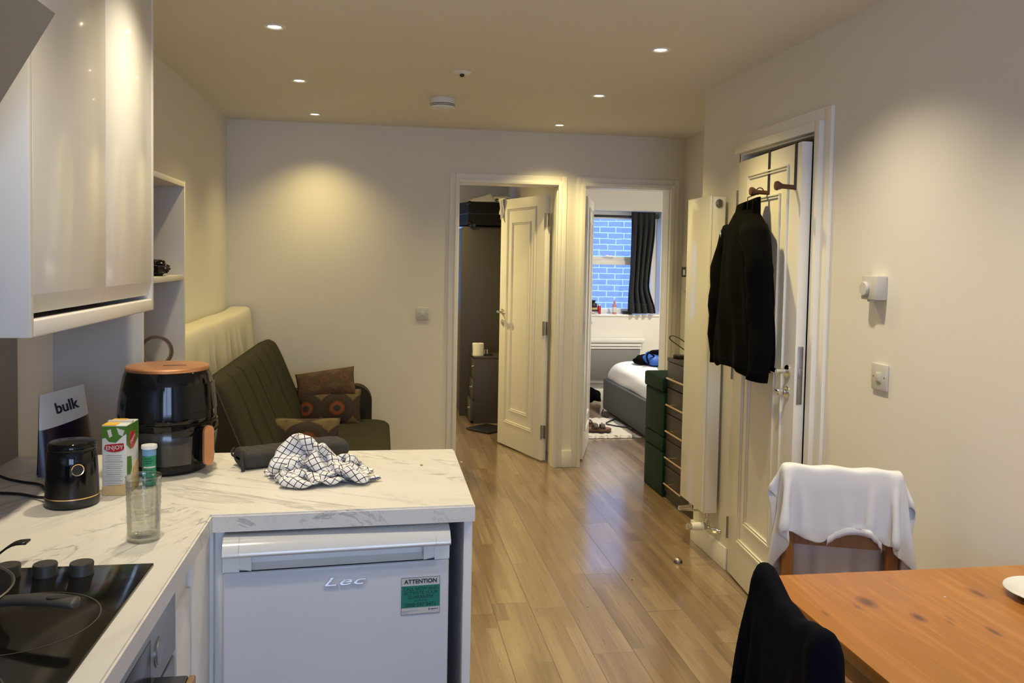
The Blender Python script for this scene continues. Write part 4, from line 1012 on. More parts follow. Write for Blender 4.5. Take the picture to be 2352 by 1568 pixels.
q=Vector((.30,-.95,.12)).normalized().to_track_quat('Z','Y').to_matrix().to_4x4(); Mh=Matrix.Translation(HC)@q
obj('outer_ring',B().lathe([(.051,-.009),(.058,-.009),(.0595,-.007),(.0595,.007),(.058,.009),(.051,.009),(.0497,.007),(.0497,-.007),(.051,-.009)],n=56,M=Mh),'hoop',t)
obj('inner_ring',B().lathe([(.0462,-.016),(.0497,-.016),(.0497,.006),(.0462,.006),(.0462,-.016)],n=56,M=Mh),'tanedge',t)
# ------------------------------------------------------------------ mattress on edge
def wr(y,z,x): return (.007*sin(y*13+z*2)+.012*max(0,sin(y*29+2.2*sin(z*5)+3*sin(y*2.3)))+.007*sin(y*41+z*4))*smst(.0,.35,1.10-z)
def matf(u,v):
    y=lerp(3.79,5.885,u); a=2*PI*v; hx_,hz=.088,.555; ca,sa=cos(a),sin(a); e=.28
    x=hx_*abs(ca)**e*(1 if ca>0 else -1); z=hz*abs(sa)**e*(1 if sa>0 else -1)
    k=min(1,u/.02,(1-u)/.02); k=math.sqrt(max(0,1-(1-k)**2))*.04+.96 if k<1 else 1
    X=-.945+x*(k*1.0); Z=.585+z*(.985+.015*k)
    if x>0 and z<hz*.93:
        X+=wr(y,Z,x)*(1.2+u*1.4)
    if z>hz*.9: Z+=.002*sin(y*9)+.012*smst(.9,1,u)
    if u in (0.0,1.0): X=-.945+x*.9
    return Vector((X,y,Z))
t=thing('mattress','cream-covered mattress standing on edge along the left wall behind the sofa','mattress',(-.94,4.85,0))
b=B().grid(matf,150,72,cu=False,uv=False)
for u in (0,149.99999/150):
    pass
bmesh.ops.remove_doubles(b.b,verts=b.b.verts,dist=1e-5); bmesh.ops.holes_fill(b.b,edges=[e for e in b.b.edges if e.is_boundary],sides=200)
obj('cover',b,'mattress',t,1.2)
k=B(); c=Vector((-.865,3.783,1.085))
for a in range(4): k.tube([c+Vector((cos(a*PI/4)*.011,-.002,sin(a*PI/4)*.011)),c-Vector((cos(a*PI/4)*.011,.002,sin(a*PI/4)*.011))],.0012,5)
obj('star_mark',k,'inkgrey',t)
# ------------------------------------------------------------------ sofa bed
SY0,SY1=3.70,5.62
t=thing('sofa_bed','olive-green quilted sofa bed along the left wall, back tilted','sofa',(-.35,4.66,0))
def groove(x,n,w):
    f=abs(((x*n)%1)-.5); return max(0,(f-(.5-w))/w)
def back(u,v):
    y=lerp(SY0,SY1,u); a=2*PI*v; ca,sa=cos(a),sin(a); e=.42
    h=abs(sa)**e*(1 if sa>0 else -1); w=abs(ca)**e*(1 if ca>0 else -1)
    k=min(1,u/.035,(1-u)/.035); k=math.sqrt(max(0,1-(1-k)**2)) if k<1 else 1
    s=.5+.5*h                                        # 0 at the seat joint, 1 at the top edge
    th=.066*(.55+.45*k); L=.60*(.985+.015*k)
    if w>0.3:
        g=groove(u,7,.055); fl=smst(.08,.2,s)*(1-smst(.93,.99,s)); hs_=groove((s-.5)*1.0,1.0,.0001)
        wave=.5+.045*sin(u*9*PI*2); hz=max(0,1-abs(s-wave*.92)/.03)
        th2=th*(1-.24*g**1.2*fl)*(1-.16*hz*fl)+.012*fl*(1-g)
    else: th2=th
    bx,bz=-.522,.415; dx,dz=-.375,.925
    px=bx+dx*L*s+.0; pz=bz+dz*L*s-.02
    return Vector((px+w*th2*.93,y,pz+w*th2*.38-(.05*0)))
b=B().grid(back,190,72,uv=False)
bmesh.ops.remove_doubles(b.b,verts=b.b.verts,dist=1e-5); bmesh.ops.holes_fill(b.b,edges=[e for e in b.b.edges if e.is_boundary],sides=200)
obj('backrest',b,'sofa',t,1.0)
def seat(u,v):
    y=lerp(SY0,SY1,u); a=2*PI*v; ca,sa=cos(a),sin(a); e=.30
    w=abs(ca)**e*(1 if ca>0 else -1); h=abs(sa)**e*(1 if sa>0 else -1)
    k=min(1,u/.03,(1-u)/.03); k=math.sqrt(max(0,1-(1-k)**2)) if k<1 else 1
    x=-.215+w*.285*(.99+.01*k); z=.315+h*.108*(.8+.2*k)
    if w>.97 and abs(h)<.9: 
        g=max(0,1-abs(h-.33)/.10)+max(0,1-abs(h+.45)/.10); x-=.012*g*(1 if .04<u<.96 else 0)
    if h>.9: z-=.010*groove(u,7,.05)*smst(-.95,-.6,w)*(1-smst(.75,.95,w)); z+=.012*cos(w*1.4)
    return Vector((x,y,z))
b=B().grid(seat,150,72,uv=False)
bmesh.ops.remove_doubles(b.b,verts=b.b.verts,dist=1e-5); bmesh.ops.holes_fill(b.b,edges=[e for e in b.b.edges if e.is_boundary],sides=200)
obj('seat',b,'sofa',t,1.0)
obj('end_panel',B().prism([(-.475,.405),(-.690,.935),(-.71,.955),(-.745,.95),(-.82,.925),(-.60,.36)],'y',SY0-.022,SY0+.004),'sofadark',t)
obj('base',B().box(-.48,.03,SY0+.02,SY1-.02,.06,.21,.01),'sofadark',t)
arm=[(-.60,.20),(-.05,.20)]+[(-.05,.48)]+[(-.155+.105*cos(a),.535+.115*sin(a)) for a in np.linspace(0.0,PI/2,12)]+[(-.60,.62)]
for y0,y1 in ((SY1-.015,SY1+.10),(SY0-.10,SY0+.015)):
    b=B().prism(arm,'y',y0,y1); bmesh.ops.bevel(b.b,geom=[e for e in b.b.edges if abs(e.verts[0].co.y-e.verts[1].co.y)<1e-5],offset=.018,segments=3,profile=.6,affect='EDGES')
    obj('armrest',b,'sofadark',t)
for x in (-.43,-.02):
    for y in (SY0+.1,SY1-.1): obj('leg',B().cyl((x,y,0),(x,y,.07),.02,.024,n=16),'black',t)
# cushions
def cushion(name,label,c,xd,up,w,h,th,m,group,sag=0):
    c=Vector(c); xd=Vector(xd).normalized(); up=Vector(up).normalized(); n=xd.cross(up).normalized(); up=n.cross(xd)
    b=B()
    for sg in (1,-1):
        def f(u,v):
            a,bb=2*u-1,2*v-1
            p=(max(0,1-abs(a)**2.6)*max(0,1-abs(bb)**2.6))**.45
            ex=1-.05*(1-abs(bb)**2)*abs(a)**6; ey=1-.06*(1-abs(a)**2)*abs(bb)**6
            s_=.03*sin(4*a+2*bb)*p*.4
            return c+xd*(a*w/2*ex)+up*(bb*h/2*ey-sag*(1-a*a))+n*sg*(p*th/2+s_*th)
        b.grid(f,36,28)
    bmesh.ops.remove_doubles(b.b,verts=b.b.verts,dist=1e-5)
    o=obj(name,b,m,None,PI,(c.x,c.y,c.z-h*.4)); return tag(o,label,'cushion',group)
cushion('cushion','upright patterned cushion with orange eye motifs, below the folded one by the sofa arm',(-.315,5.49,.525),(1,-.03,.02),(.0,.30,.95),.40,.24,.13,'ikat','woven cushions on the sofa')
cushion('cushion','small-patterned maroon and olive cushion leaning on top by the sofa arm',(-.345,5.535,.668),(1,-.05,.155),(.02,.42,.91),.385,.20,.12,'ikat2','woven cushions on the sofa')
cushion('cushion','dark patterned cushion lying nearest the worktop on the sofa seat',(-.425,4.50,.535),(1,-.05,-.01),(0,.30,.95),.44,.23,.14,'ikat','woven cushions on the sofa')

# ------------------------------------------------------------------ dining table, chairs, plate
t=thing('dining_table','knotty pine dining table in the lower right corner','table',(1.29,1.15,0))
obj('top',B().box(.918,1.655,.40,1.872,.722,.75,.004),'pine',t)
obj('apron',B().box(.975,1.60,1.80,1.822,.64,.722).box(.975,.997,.46,1.80,.64,.722).box(1.578,1.60,.46,1.80,.64,.722).box(.997,1.578,.46,.482,.64,.722),'pineleg',t)
for x in (.965,1.555):
    for y in (.45,1.775): obj('leg',B().box(x,x+.055,y,y+.055,0,.722,.004),'pineleg',t)
t=thing('plate','white plate at the right edge of the pine table, cut off by the frame','plate',(1.515,1.665,.75))
obj('plate_body',B().lathe([(0,.004),(.05,.004),(.058,.006),(.087,.018),(.090,.0195),(.091,.018),(.062,.002),(.05,0),(0,0)],(1.515,1.665,.75),48),'whitemetal',t)
tag(obj('crumb',B().ball((1.281,1.70,.7508),(.0028,.0018,.0012),None,10,6),'brickcrumb',None,True,(1.281,1.70,.75)),'tiny pale crumb on the pine table, left of the plate','crumb')
def chair(name,label,c,ang,wd=.40,dip=.012):
    """origin at the floor under the middle of the backrest; the sitter faces local -y"""
    root=thing(name,label,'chair',(c[0],c[1],0),'pine dining chairs'); root.rotation_euler=(0,0,ang); o=ORG[root]; ORG[root]=Vector((0,0,0))
    h=wd/2; w=.034
    for sg in (-1,1):
        x=sg*(h-w/2)
        b=B().box(x-w/2,x+w/2,-.018,.018,0,.885,.006)
        obj('rear_leg',b,'pineleg',root); obj('front_leg',B().box(x-w/2,x+w/2,-.395,-.361,0,.43,.005),'pineleg',root)
        obj('side_rail',B().box(x-.011,x+.011,-.361,-.018,.375,.425,.003).box(x-.010,x+.010,-.361,-.018,.18,.205,.003),'pineleg',root)
    def rail(z0,z1,dip):
        b=B(); n=14
        for k in range(n):
            a,c_=-h+w+(wd-2*w)*k/n,-h+w+(wd-2*w)*(k+1)/n
            d0,d1=dip*(1-((2*k/n-1))**2),dip*(1-((2*(k+1)/n-1))**2)
            vs=[b.b.verts.new(p) for p in ((a,-.010,z0-d0*.2),(c_,-.010,z0-d1*.2),(c_,.012,z0-d1*.2),(a,.012,z0-d0*.2),(a,-.010,z1-d0),(c_,-.010,z1-d1),(c_,.012,z1-d1),(a,.012,z1-d0))]
            for q in ((0,1,2,3),(4,5,6,7),(0,1,5,4),(2,3,7,6)): b.b.faces.new([vs[i] for i in q])
        bmesh.ops.remove_doubles(b.b,verts=b.b.verts,dist=1e-6); return b
    obj('top_rail',rail(.80,.878,dip),'pineleg',root); obj('lower_rail',rail(.665,.715,.004),'pineleg',root)
    obj('front_rail',B().box(-h+w,h-w,-.388,-.368,.375,.425,.003),'pineleg',root)
    obj('seat',B().box(-h-.004,h+.004,-.405,.0-.02,.427,.447,.006),'pineleg',root)
    ORG[root]=o; return root
C1=(1.362,2.283); A1=math.radians(-21)
chair('dining_chair','pine dining chair by the right wall with a pale t-shirt over its back',C1,A1,.328)
C2=(.752,1.405); A2=math.radians(-98)
chair('dining_chair','pine dining chair in the foreground with a navy garment over its back',C2,A2,.335,.032)
# pale t-shirt over the chair back (simulated)
def frame(c,a):
    X=Vector((cos(a),sin(a),0)); Yv=Vector((-sin(a),cos(a),0)); return lambda x,y,z:Vector((c[0],c[1],0))+X*x+Yv*y+Vector((0,0,z))
def chair_sd(c,a,wd,rail_z):
    F=frame(c,a); h=wd/2-.017; fs=[]
    for sg in (-1,1): fs.append(sd_box(F(sg*h,0,.59)[:],(.017,.022,.299),.016,a))
    fs.append(sd_box(F(0,0,(.45+rail_z)/2)[:],(h,.020,(rail_z-.45)/2),.019,a))
    return lambda P:np.minimum.reduce([f(P) for f in fs])
def tee():
    F=frame(C1,A1); s=.0125; na,nb=73,56; a=(np.arange(na)-(na-1)/2)*s+0.02; bb=np.arange(nb)*s
    Ag,Bg=np.meshgrid(a,bb,indexing='ij'); x=Ag-.02
    mk=(np.abs(x)<.262)|((np.abs(x)<.45)&(Bg>(np.abs(x)-.26)*.32)&(Bg<.205+(np.abs(x)-.26)*.22))
    mk&=~((x-.045)**2/.088**2+(Bg-.0)**2/.042**2<1)
    mk&=Bg>=np.maximum(0,(np.abs(x-.02)-.12))*.42
    fold=.232; d=Bg-fold
    P=np.zeros((na,nb,3)); sh=-.0
    for i in range(na):
        for j in range(nb):
            dd=d[i,j]; side=max(0,abs(x[i,j])-.17); sgx=1 if x[i,j]>0 else -1
            sg=-1 if dd<0 else 1; L=abs(dd); W_=max(0,L-.024)
            px=x[i,j]+.005-sgx*side*.35
            q=F(px,sg*(min(L,.024)+W_*.22+side*.1),.9015-W_*.95-max(0,side-.015)*.62+.003*sin(i*.7+j*.5)); P[i,j]=q[:]
    # table keeps the far part off; floor below
    sdc=chair_sd(C1,A1,.328,.872); wall=lambda Q:(XR-.02)-Q[:,0]
    sd=lambda Q:np.minimum(sdc(Q)-.007,wall(Q))
    P=pbd(P,mk,s,s,numgrad(sd),steps=80,it=20,fric=.25,bend=.05,dt=1/60,damp=.96,pin=(np.abs(d)<.022)&(np.abs(x+.005)<.175))
    t=thing('t_shirt','pale grey t-shirt draped over the chair by the right wall, collar hanging down','t-shirt',(C1[0],C1[1],.9))
    cloth_mesh('shirt_body',P,mk,s,s,'tshirt',t,None,.0035,1)
    # ribbed collar along the neck opening
    ang=np.linspace(PI*.02,PI*.98,26); pts=[]
    for g in ang:
        xx=.045-.094*cos(g); b_=.047*sin(g)
        fi=(xx/s)+(na-1)/2; fj=max(b_,.16*0)/s
        i0=int(np.clip(round(fi),0,na-1)); j0=int(np.clip(math.ceil(fj),0,nb-1))
        while j0<nb-1 and not mk[i0,j0]: j0+=1
        pts.append(Vector(P[i0,j0]))
    pts=[(pts[max(k-1,0)]+pts[k]*2+pts[min(k+1,len(pts)-1)])/4 for k in range(len(pts))]
    cb_=B(); nrm=Vector((sin(A1),-cos(A1),0))
    V=[]
    for p in pts:
        V.append([cb_.b.verts.new(p+nrm*o+Vector((0,0,dz))) for o,dz in ((.004,.004),(.006,-.006),(.005,-.017),(-.003,-.017),(-.004,.004))])
    for r0,r1 in zip(V,V[1:]):
        for k in range(5): cb_.b.faces.new((r0[k],r0[(k+1)%5],r1[(k+1)%5],r1[k]))
    obj('collar',cb_,'tshirt',t,PI)
tee()
def navy():
    F=frame(C2,A2); s=.0135; na,nb=52,74; a=(np.arange(na)-(na-1)/2)*s; bb=np.arange(nb)*s
    mk=np.ones((na,nb),bool); P=np.zeros((na,nb,3))
    for i in range(na):
        for j in range(nb):
            dd=bb[j]-.46; L=abs(dd); side=max(0,abs(a[i])-.165); sg=1 if a[i]>0 else -1
            W_=max(0,L-.026)
            q=F(a[i]-sg*side*.5,(-1 if dd<0 else 1)*(min(L,.026)+W_*.14+side*.25),.900-W_*.97-side*.5+.003*sin(i*.9+j*.3)); P[i,j]=(q+Vector((0,0,-.030*max(0,1-(a[i]/.14)**2))))[:]
    sdc=chair_sd(C2,A2,.335,.845); tb=sd_box((1.2865,1.136,.736),(.3685,.736,.014),.003)
    sd=lambda Q:np.minimum(sdc(Q)-.008,tb(Q)-.005)
    P=pbd(P,mk,s,s,numgrad(sd),steps=70,it=20,fric=.25,bend=.08,dt=1/60,damp=.96,pin=(np.abs(bb[None,:]-.46)<.024)&(np.abs(a[:,None])<.172))
    o=cloth_mesh('draped_garment',P,mk,s,s,'navy',None,(C2[0],C2[1],.88),.006,1)
    tag(o,'dark navy garment draped over the back of the foreground chair','garment')
navy()
# specks on the laminate
for (x,y,r,lb,m) in ((.907,3.479,.006,'dark fleck on the middle of the laminate floor, nearest the viewer','inkgrey'),(1.191,3.753,.004,'tiny dark fleck on the floor between the door stop and the bright reflection','ink'),(.606,6.115,.012,'small pale scrap on the floor inside the left doorway','brickcrumb')):
    tag(obj('floor_fleck',B().ball((x,y,.0018),(r,r*.8,.0018),lambda d:1+.25*sin(4*d.x+2),12,6),m,None,True,(x,y,0)),lb,'fleck')
# ------------------------------------------------------------------ chest of drawers and ottomans in the recess
t=thing('chest_of_drawers','dark brown five-drawer chest with pale bar handles behind the radiator','chest of drawers',(2.0,4.80,0))
CX0=1.812; y0,y1=4.52,5.085
obj('body',B().box(CX0+.018,2.19,y0,y1,0,.88),'drawerbrown',t)
obj('top',B().box(CX0-.004,2.19,y0-.004,y1+.002,.88,.902,.002),'drawerbrown',t)
for k in range(5):
    z=.045+.167*k
    d=obj('drawer',B().box(CX0,CX0+.017,y0+.002,y1-.002,z+.002,z+.163,.0015),'drawerbrown',t)
    zz=z+.066; hb=B().tube([(CX0-.030,y0+.19,zz),(CX0-.030,y1-.075,zz)],.0065,12)
    for yy in (y0+.24,y1-.12): hb.cyl((CX0,yy,zz),(CX0-.030,yy,zz),.005,n=10)
    obj('handle',hb,'brass',d)
obj('plinth',B().box(CX0+.006,2.18,y0+.005,y1-.005,0,.045),'drawerbrown',t)
tag(obj('puck_speaker',B().lathe([(0,.0),(.038,.0),(.040,.004),(.040,.018),(.037,.023),(0,.024)],(1.862,5.015,.902),36),'black',None,True,(1.862,5.015,.902)),'flat black puck on the far corner of the brown chest of drawers','puck')
t=thing('charger','black round charger with a cable loop standing up on the brown chest','charger',(1.885,4.84,.902))
obj('body',B().ball((1.885,4.84,.902+.03),(.022,.03,.030)),'black',t)
obj('cable',B().tube(smoothpts([(1.885,4.85,.945),(1.87,4.90,1.0),(1.845,5.0,1.035),(1.825,5.07,1.04),(1.82,5.085,1.02),(1.84,5.03,.995),(1.865,4.94,.965),(1.885,4.86,.94)]),.0035,8),'black',t)
tag(obj('white_plug',B().box(1.83,1.88,4.76,4.80,.902,.915,.003),'white',None,True,(1.855,4.78,.902)),'small white plug on the brown chest beside the black charger','plug')
OX0,OX1,OY0,OY1=1.797,2.17,5.092,5.462
for z,lb in ((0,'lower green velvet storage cube of the stack of two'),(.386,'upper green velvet storage cube with padded lid, on top of the stack')):
    t=thing('storage_ottoman',lb,'ottoman',((OX0+OX1)/2,(OY0+OY1)/2,z),'stacked green velvet ottomans')
    obj('box',B().box(OX0,OX1,OY0,OY1,z+.001,z+.285,.006),'velvet',t)
    obj('lid',B().box(OX0-(.012 if z else .002),OX1+.004,OY0+(-.003 if z else 0),OY1+.010,z+.286,z+.384,.016,3),'velvet',t)

# ------------------------------------------------------------------ bedroom with the bed
t=thing('bed','bed with grey upholstered base and white sheet in the right bedroom','bed',(2.72,7.3,0))
obj('base',B().box(2.242,3.14,6.25,8.205,.012,.325,.018,3),'bedbase',t)
def shf(u,v):
    y=lerp(6.28,8.17,v); e=.36; a=PI*u; ca,sa=cos(a),sin(a)
    w=-abs(ca)**e*(1 if ca>0 else -1); h=abs(sa)**e
    x=2.70+w*.412; k=min(1,(1-v)/.09,v/.09); k=math.sqrt(max(0,1-(1-k)**2)) if k<1 else 1
    z=.30+h*.185*(.25+.75*k)
    if w<-.6:
        g=sin((y-8.2)*9+h*4.2)*.5+.5; x-=.012*g*(1-h)*smst(0,.3,k); x+=.008*sin(y*7+h*9)*(1-h)
        z-=.0
    z+=.006*sin(y*8+x*5)*h
    if w<-.3 : z+=.03*smst(.5,1,v)*h
    return Vector((x,y,z))
o=obj('sheet',B().grid(shf,72,90,uv=False),'sheet',t,PI); so=o.modifiers.new('thickness','SOLIDIFY'); so.thickness=.004
obj('mattress_core',B().box(2.30,3.09,6.32,8.12,.30,.44,.03),'sheet',t)
t=thing('backpack','blue and black backpack lying on the white bed','backpack',(2.68,7.85,.49))
pf=lambda d:1+.10*sin(4*d.x+3*d.y)+.08*sin(7*d.y-3*d.z)+.05*sin(11*d.x)
obj('body',B().ball((2.70,7.86,.555),(.245,.17,.098),lambda d:pf(d)*(.72+.28*(d.x+1)/2),44,24),'blue',t,PI)
obj('back_panel',B().ball((2.56,7.86,.54),(.12,.10,.06),lambda d:pf(d)*(.85+.15*d.z),32,18),'blackfab',t,PI)
obj('flap',B().ball((2.74,7.82,.630),(.13,.07,.026),lambda d:1+.15*sin(6*d.x),28,14),'blackfab',t,PI)
obj('strap',B().tube(smoothpts([(2.56,7.72,.53),(2.53,7.70,.60),(2.56,7.72,.635),(2.62,7.74,.60)]),.009,8),'blackfab',t)
tag(obj('green_pouch',B().box(2.62,2.80,7.58,7.66,.492,.512,.008),'green',None,True,(2.71,7.62,.492)),'narrow green item lying on the bed in front of the blue backpack','pouch')
tag(obj('black_pouch',B().ball((2.80,7.50,.515),(.075,.06,.026),lambda d:1+.1*sin(6*d.x+4*d.y),24,12),'blackfab',None,True,(2.80,7.50,.495)),'small black item on the white bed behind the green ottoman','pouch')
# panel heater under the window
t=thing('panel_heater','white electric panel heater with grey front under the bedroom window','heater',(2.40,8.71,0))
obj('front',B().box(1.98,2.775,8.675,8.70,.24,.565,.006),'heaterdark',t)
obj('body',B().box(1.96,2.80,8.70,8.742,.20,.675,.006),'whitemetal',t)
obj('top_grille',B().box(1.955,2.825,8.66,8.742,.635,.685,.010).box(1.96,2.79,8.668,8.70,.597,.622,.006).box(1.96,2.79,8.668,8.70,.569,.588,.005),'whitemetal',t)
obj('foot',B().box(2.70,2.76,8.69,8.74,0,.22,.004).box(1.99,2.05,8.69,8.74,0,.22,.004),'whitemetal',t)
# curtain and pole
t=thing('curtain_rail','dark curtain rail across the top of the bedroom window','curtain rail',(2.31,8.80,2.0))
obj('pole',B().cyl((1.64,8.80,1.995),(2.985,8.80,1.995),.014,n=14),'black',t)
for x in (1.64,2.965): obj('bracket',B().box(x,x+.02,8.79,8.90,1.98,2.03),'black',t)
def cur(u,v):
    z=lerp(2.045,.952,v); w0,w1=(2.655,2.945); fl=smst(.0,.22,v)
    x0=lerp(w0,lerp(2.665,2.635,smst(.55,1,v)),fl); x1=lerp(2.935,lerp(2.88,2.955,smst(.72,1,v)),smst(.1,.75,v))
    am=lerp(.012,.036,fl); f=sin(u*2*PI*4.5+.7*sin(v*3)); f2=sin(u*2*PI*13)*(.006*(1-smst(0,.25,v)))
    return Vector((lerp(x0,x1,u)+.006*cos(u*2*PI*4.5),8.742+am*f+f2-.02*smst(.7,1,v),z))
t=thing('curtain','dark charcoal curtain drawn to the right side of the bedroom window','curtain',(2.80,8.742,.95))
c=obj('fabric',B().grid(cur,120,50),'curtain',t,PI); so=c.modifiers.new('thickness','SOLIDIFY'); so.thickness=.004
c=obj('hem',B().grid(lambda u,v:cur(u,.905+.095*v)+Vector((0,-.004,0)),120,8),'curtain',t,PI); so=c.modifiers.new('thickness','SOLIDIFY'); so.thickness=.006
def cur2(u,v):
    p=cur(u,v); return Vector((1.64+(p.x-2.64)*1.0,p.y,p.z))
t=thing('curtain','second dark curtain at the hidden left side of the bedroom window','curtain',(1.75,8.742,.95))
c=obj('fabric',B().grid(cur2,80,30),'curtain',t,PI); so=c.modifiers.new('thickness','SOLIDIFY'); so.thickness=.004
# things on the window sill
ZS=W2[2]+.002; YS=8.80
def sill(name,label,x,prof,m,cat,extra=None):
    t=thing(name,label,cat,(x,YS,ZS)); obj('body',B().lathe(prof,(x,YS,ZS),28),m,t)
    if extra:
        for nm,pr,mm_ in extra: obj(nm,B().lathe(pr,(x,YS,ZS),28),mm_,t)
    return t
sill('storage_jar','dark jar with a pale band and stacked dark lid, leftmost on the bedroom sill',2.275,[(0,0),(.042,0),(.046,.006),(.046,.055),(0,.055)],'smoke','jar',[('pale_band',[(.0455,.048),(.047,.05),(.047,.066),(.044,.068),(0,.068)],'tan'),('upper_jar',[(0,.069),(.038,.069),(.041,.075),(.041,.108),(.034,.118),(.018,.122),(0,.122)],'black'),('stopper',[(.016,.121),(.018,.126),(.028,.142),(.030,.148),(0,.150)],'black')])
sill('spray_bottle','slim dark red bottle with a pale cap on the bedroom sill',2.342,[(0,0),(.018,0),(.019,.004),(.019,.082),(.014,.088),(0,.088)],'red','bottle',[('cap',[(.0135,.087),(.0145,.089),(.0135,.103),(.009,.108),(0,.109)],'pale')])
sill('lotion_bottle','pink and clear bottle with a pump neck in the middle of the bedroom sill',2.512,[(0,0),(.022,0),(.024,.005),(.024,.088),(.014,.106),(0,.106)],'pinkbottle','bottle',[('neck',[(.011,.105),(.012,.108),(.012,.132),(.007,.138),(.006,.155),(0,.156)],'pinkbottle'),('label',[(.0242,.02),(.0246,.021),(.0246,.075),(.0242,.076)],'pale')])
tag(obj('tray',B().lathe([(0,.004),(.05,.004),(.058,.028),(.062,.029),(.061,.026),(.053,0),(0,0)],(2.655,YS-.0,ZS),28),'black',None,True,(2.655,YS,ZS)),'low dark bowl on the bedroom sill beside the curtain','bowl')
# floor of that bedroom: rug, sandals, cable, bag
def rugf(u,v):
    x=lerp(1.56,2.215,u); y=lerp(6.845,7.70,v); 
    ex=.012*sin(40*u+9*v)+.008*sin(90*v)
    edge=min(u,1-u,v,1-v); z=.004+.016*smst(0,.05,edge)+.004*sin(57*u+31*v)*sin(41*v)
    return Vector((x+(ex if edge<.03 else 0),y+(.012*sin(70*u) if edge<.03 else 0)+.10*u*0,z))
o=obj('rug',B().grid(rugf,70,80),'rug',None,PI,(1.89,7.27,0)); tag(o,'cream shaggy rug on the floor beside the bed','rug')
b=B(); rs=random.Random(3)
def sandal(label,c,a):
    t=thing('sandal',label,'sandal',(c[0],c[1],c[2]),'pair of brown sandals'); Mx=Matrix.Translation(c)@Matrix.Rotation(a,4,'Z')
    def sole(u,v):
        s=u*2-1; L=.135; w=(.046+.010*sin(s*2.2+.4)-.006*cos(s*5))*math.sqrt(max(0,1-abs(s)**4))
        return Vector((s*L,0,0)),w
    bs=B(); top=[];bot=[]
    P=[]
    for k in range(29):
        p,w=sole(k/28,0); P.append((p.x,w))
    loop=[(x,w) for x,w in P]+[(x,-w) for x,w in P[::-1][1:-1]]
    for z0,z1,m_,nm in ((.0,.016,'black','outsole'),(.016,.034,'cork','footbed')):
        q=B().prism(loop,'z',z0,z1); q.xf(Mx); obj(nm,q,m_,t)
    for x,w in ((.055,.05),(-.005,.05),(-.09,.046)):
        def st(u,v):
            g=lerp(-1,1,u); return Vector((x+(v-.5)*.042,g*w*1.0,.028+.042*math.sqrt(max(0,1-g*g))+(.012 if x<-.05 else 0)*(1-g*g)))
        s_=B().grid(st,16,3); s_.xf(Mx); q=obj('strap',s_,'leather',t,PI); so=q.modifiers.new('thickness','SOLIDIFY'); so.thickness=.005
    bk=B().cyl((.055,.03,.068),(.055,.03,.074),.009,n=12); bk.xf(Mx); obj('buckle',bk,'chrome',t)
sandal('brown strappy sandal in front, pointing right, on the cream rug',(1.865,7.02,.022),-.12)
sandal('brown strappy sandal behind its pair, near the door edge',(1.795,7.21,.022),.25)
cp_=smoothpts([(2.228,8.12,.015),(2.19,8.02,.006),(2.15,7.86,.006),(2.20,7.74,.006),(2.235,7.68,.01),(2.16,7.52,.028),(2.05,7.36,.028),(2.10,7.24,.028),(2.20,7.14,.028),(2.205,7.06,.028)])
tag(obj('cable',B().tube(cp_,.0065,8),'black',None,True,(2.15,7.5,0)),'black cable snaking from under the bed across the cream rug','cable')
tag(obj('shoe_bag',B().ball((2.24,8.60,.075),(.10,.075,.085),lambda d:1+.14*sin(5*d.x+3*d.z)-(.25 if d.z<-.7 else 0),28,16),'blackfab',None,PI,(2.24,8.60,0)),'black bag on the floor under the panel heater','bag')
# ------------------------------------------------------------------ bedroom with the wardrobe
t=thing('wardrobe','tall taupe grey wardrobe seen from the side in the left bedroom','wardrobe',(1.02,8.2,0))
obj('side_panel',B().box(.758,1.295,7.94,7.958,.0,1.812,.001),'wardrobe',t)
obj('body',B().box(.775,1.295,7.958,8.66,.0,1.805),'wardrobe',t)
for y in (7.962,8.312): obj('door',B().box(.756,.774,y,y+.346,.06,1.80,.001),'wardrobe',t)
t=thing('suitcase','black suitcase with corner guards lying on top of the grey wardrobe','suitcase',(1.02,8.12,1.815))
obj('shell',B().prism([(.812,7.9),(1.29,7.9),(1.29,8.42),(.690,8.42)],'z',1.826,2.045),'case',t)
b=B()
for z in (1.845,2.03):
    for (x,y) in ((.822,7.91),(1.28,7.91)): b.ball((x,y,z),(.027,.026,.024),None,16,10)
obj('corner_guard',b,'blackgloss',t)
b=B()
for x in (.832,.868,1.2): b.cyl((x,7.898,1.823),(x,7.918,1.823),.015,n=16)
obj('wheel',b,'black',t)
b=B().prism([(.805,7.894),(1.294,7.894),(1.294,8.425),(.684,8.425)],'z',1.93,1.936); obj('zip_seam',b,'black',t)
def sheet_f(u,v): 
    x0=lerp(.805,1.075,u); x1=lerp(.81,1.035,u); z1=lerp(2.056,2.138,u)
    return Vector((lerp(x0,x1,v),lerp(7.925,8.02,v),lerp(2.050,z1,v)+.003*sin(6*u)*v))
o=obj('paper_sheet',B().grid(sheet_f,14,6),'paper',None,PI,(.95,8.08,2.05)); so=o.modifiers.new('thickness','SOLIDIFY'); so.thickness=.003
tag(o,'large white sheet of paper tilted on top of the black suitcase','paper')
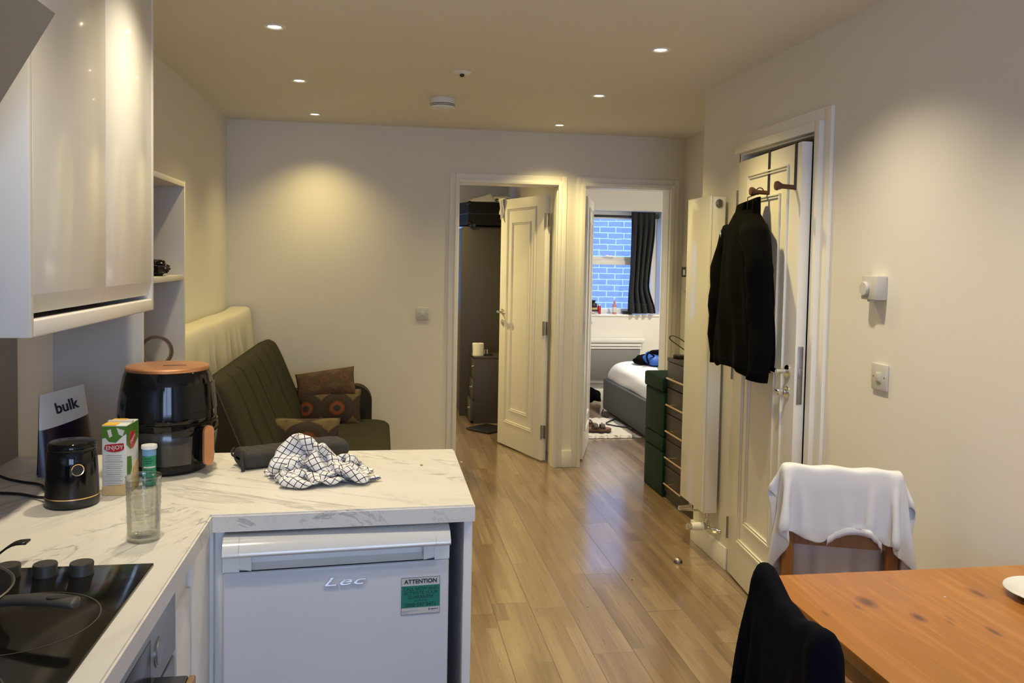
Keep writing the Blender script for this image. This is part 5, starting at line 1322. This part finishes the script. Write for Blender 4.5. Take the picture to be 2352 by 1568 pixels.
tag(obj('crumpled_wrap',B().ball((1.14,7.98,2.075),(.09,.06,.030),lambda d:1+.22*sin(6*d.x+4*d.y)+.14*sin(11*d.y*d.x*2+3*d.z),34,20),'paper',None,.4,(1.14,7.98,2.047)),'crumpled white wrapping on top of the suitcase beside the door','wrapping')
tag(obj('glasses_case',B().ball((1.095,7.955,2.066),(.03,.022,.018)),'black',None,True,(1.095,7.955,2.047)),'small black object between the paper and the crumpled wrapping','object')
t=thing('drawer_unit','low taupe grey drawer unit in front of the wardrobe','drawer unit',(1.08,7.75,0))
obj('side_panel',B().box(.856,1.295,7.56,7.576,0,.598,.001),'wardrobe',t)
obj('top',B().box(.852,1.297,7.558,7.935,.598,.614,.001),'wardrobe',t)
obj('body',B().box(.872,1.295,7.576,7.932,0,.598),'wardrobe',t)
for k,(z,o) in enumerate(((.02,.03),(.21,.012),(.40,.0))):
    d=obj('drawer',B().box(.854-o,.871,7.566,7.928,z,z+.183,.001),'wardrobe',t)
    obj('knob',B().cyl((.854-o,7.62,z+.12),(.832-o,7.62,z+.12),.009,n=12),'chrome',d)
t=thing('toilet_roll','white toilet roll standing on the low grey drawer unit','toilet roll',(.895,7.66,.614))
obj('roll',B().lathe([(.02,0),(.050,0),(.053,.003),(.053,.112),(.050,.115),(.02,.115),(.02,0)],(.895,7.66,.614),40),'paper',t)
obj('core',B().lathe([(.0185,.002),(.020,.002),(.020,.1155),(.0185,.1155),(.0185,.002)],(.895,7.66,.614),24),'tan',t)
obj('loose_sheet',B().grid(lambda u,v:Vector((.843-.006*v*u,7.655-.02*u,.614+.112-.108*v)),4,6),'paper',t,PI)
t=thing('handled_mug','small dark holder with a white square handle beside the toilet roll','holder',(.99,7.66,.614))
obj('body',B().box(.965,1.03,7.64,7.69,.614,.632,.004),'black',t)
obj('handle',B().tube([(.957,7.66,.630),(.957,7.66,.668),(.982,7.66,.668),(.982,7.66,.632)],.004,8),'white',t)
tag(obj('bathroom_scale',B().box(-.135,.135,-.135,.135,.006,.022,.004).xf(Matrix.Translation((.945,7.265,0))@Matrix.Rotation(.70,4,'Z')),'screen',None,True,(.945,7.265,0)),'flat black square scale lying on the floor of the left bedroom','scale')
b=B().box(.02,.90,8.30,8.70,0,.44,.004)
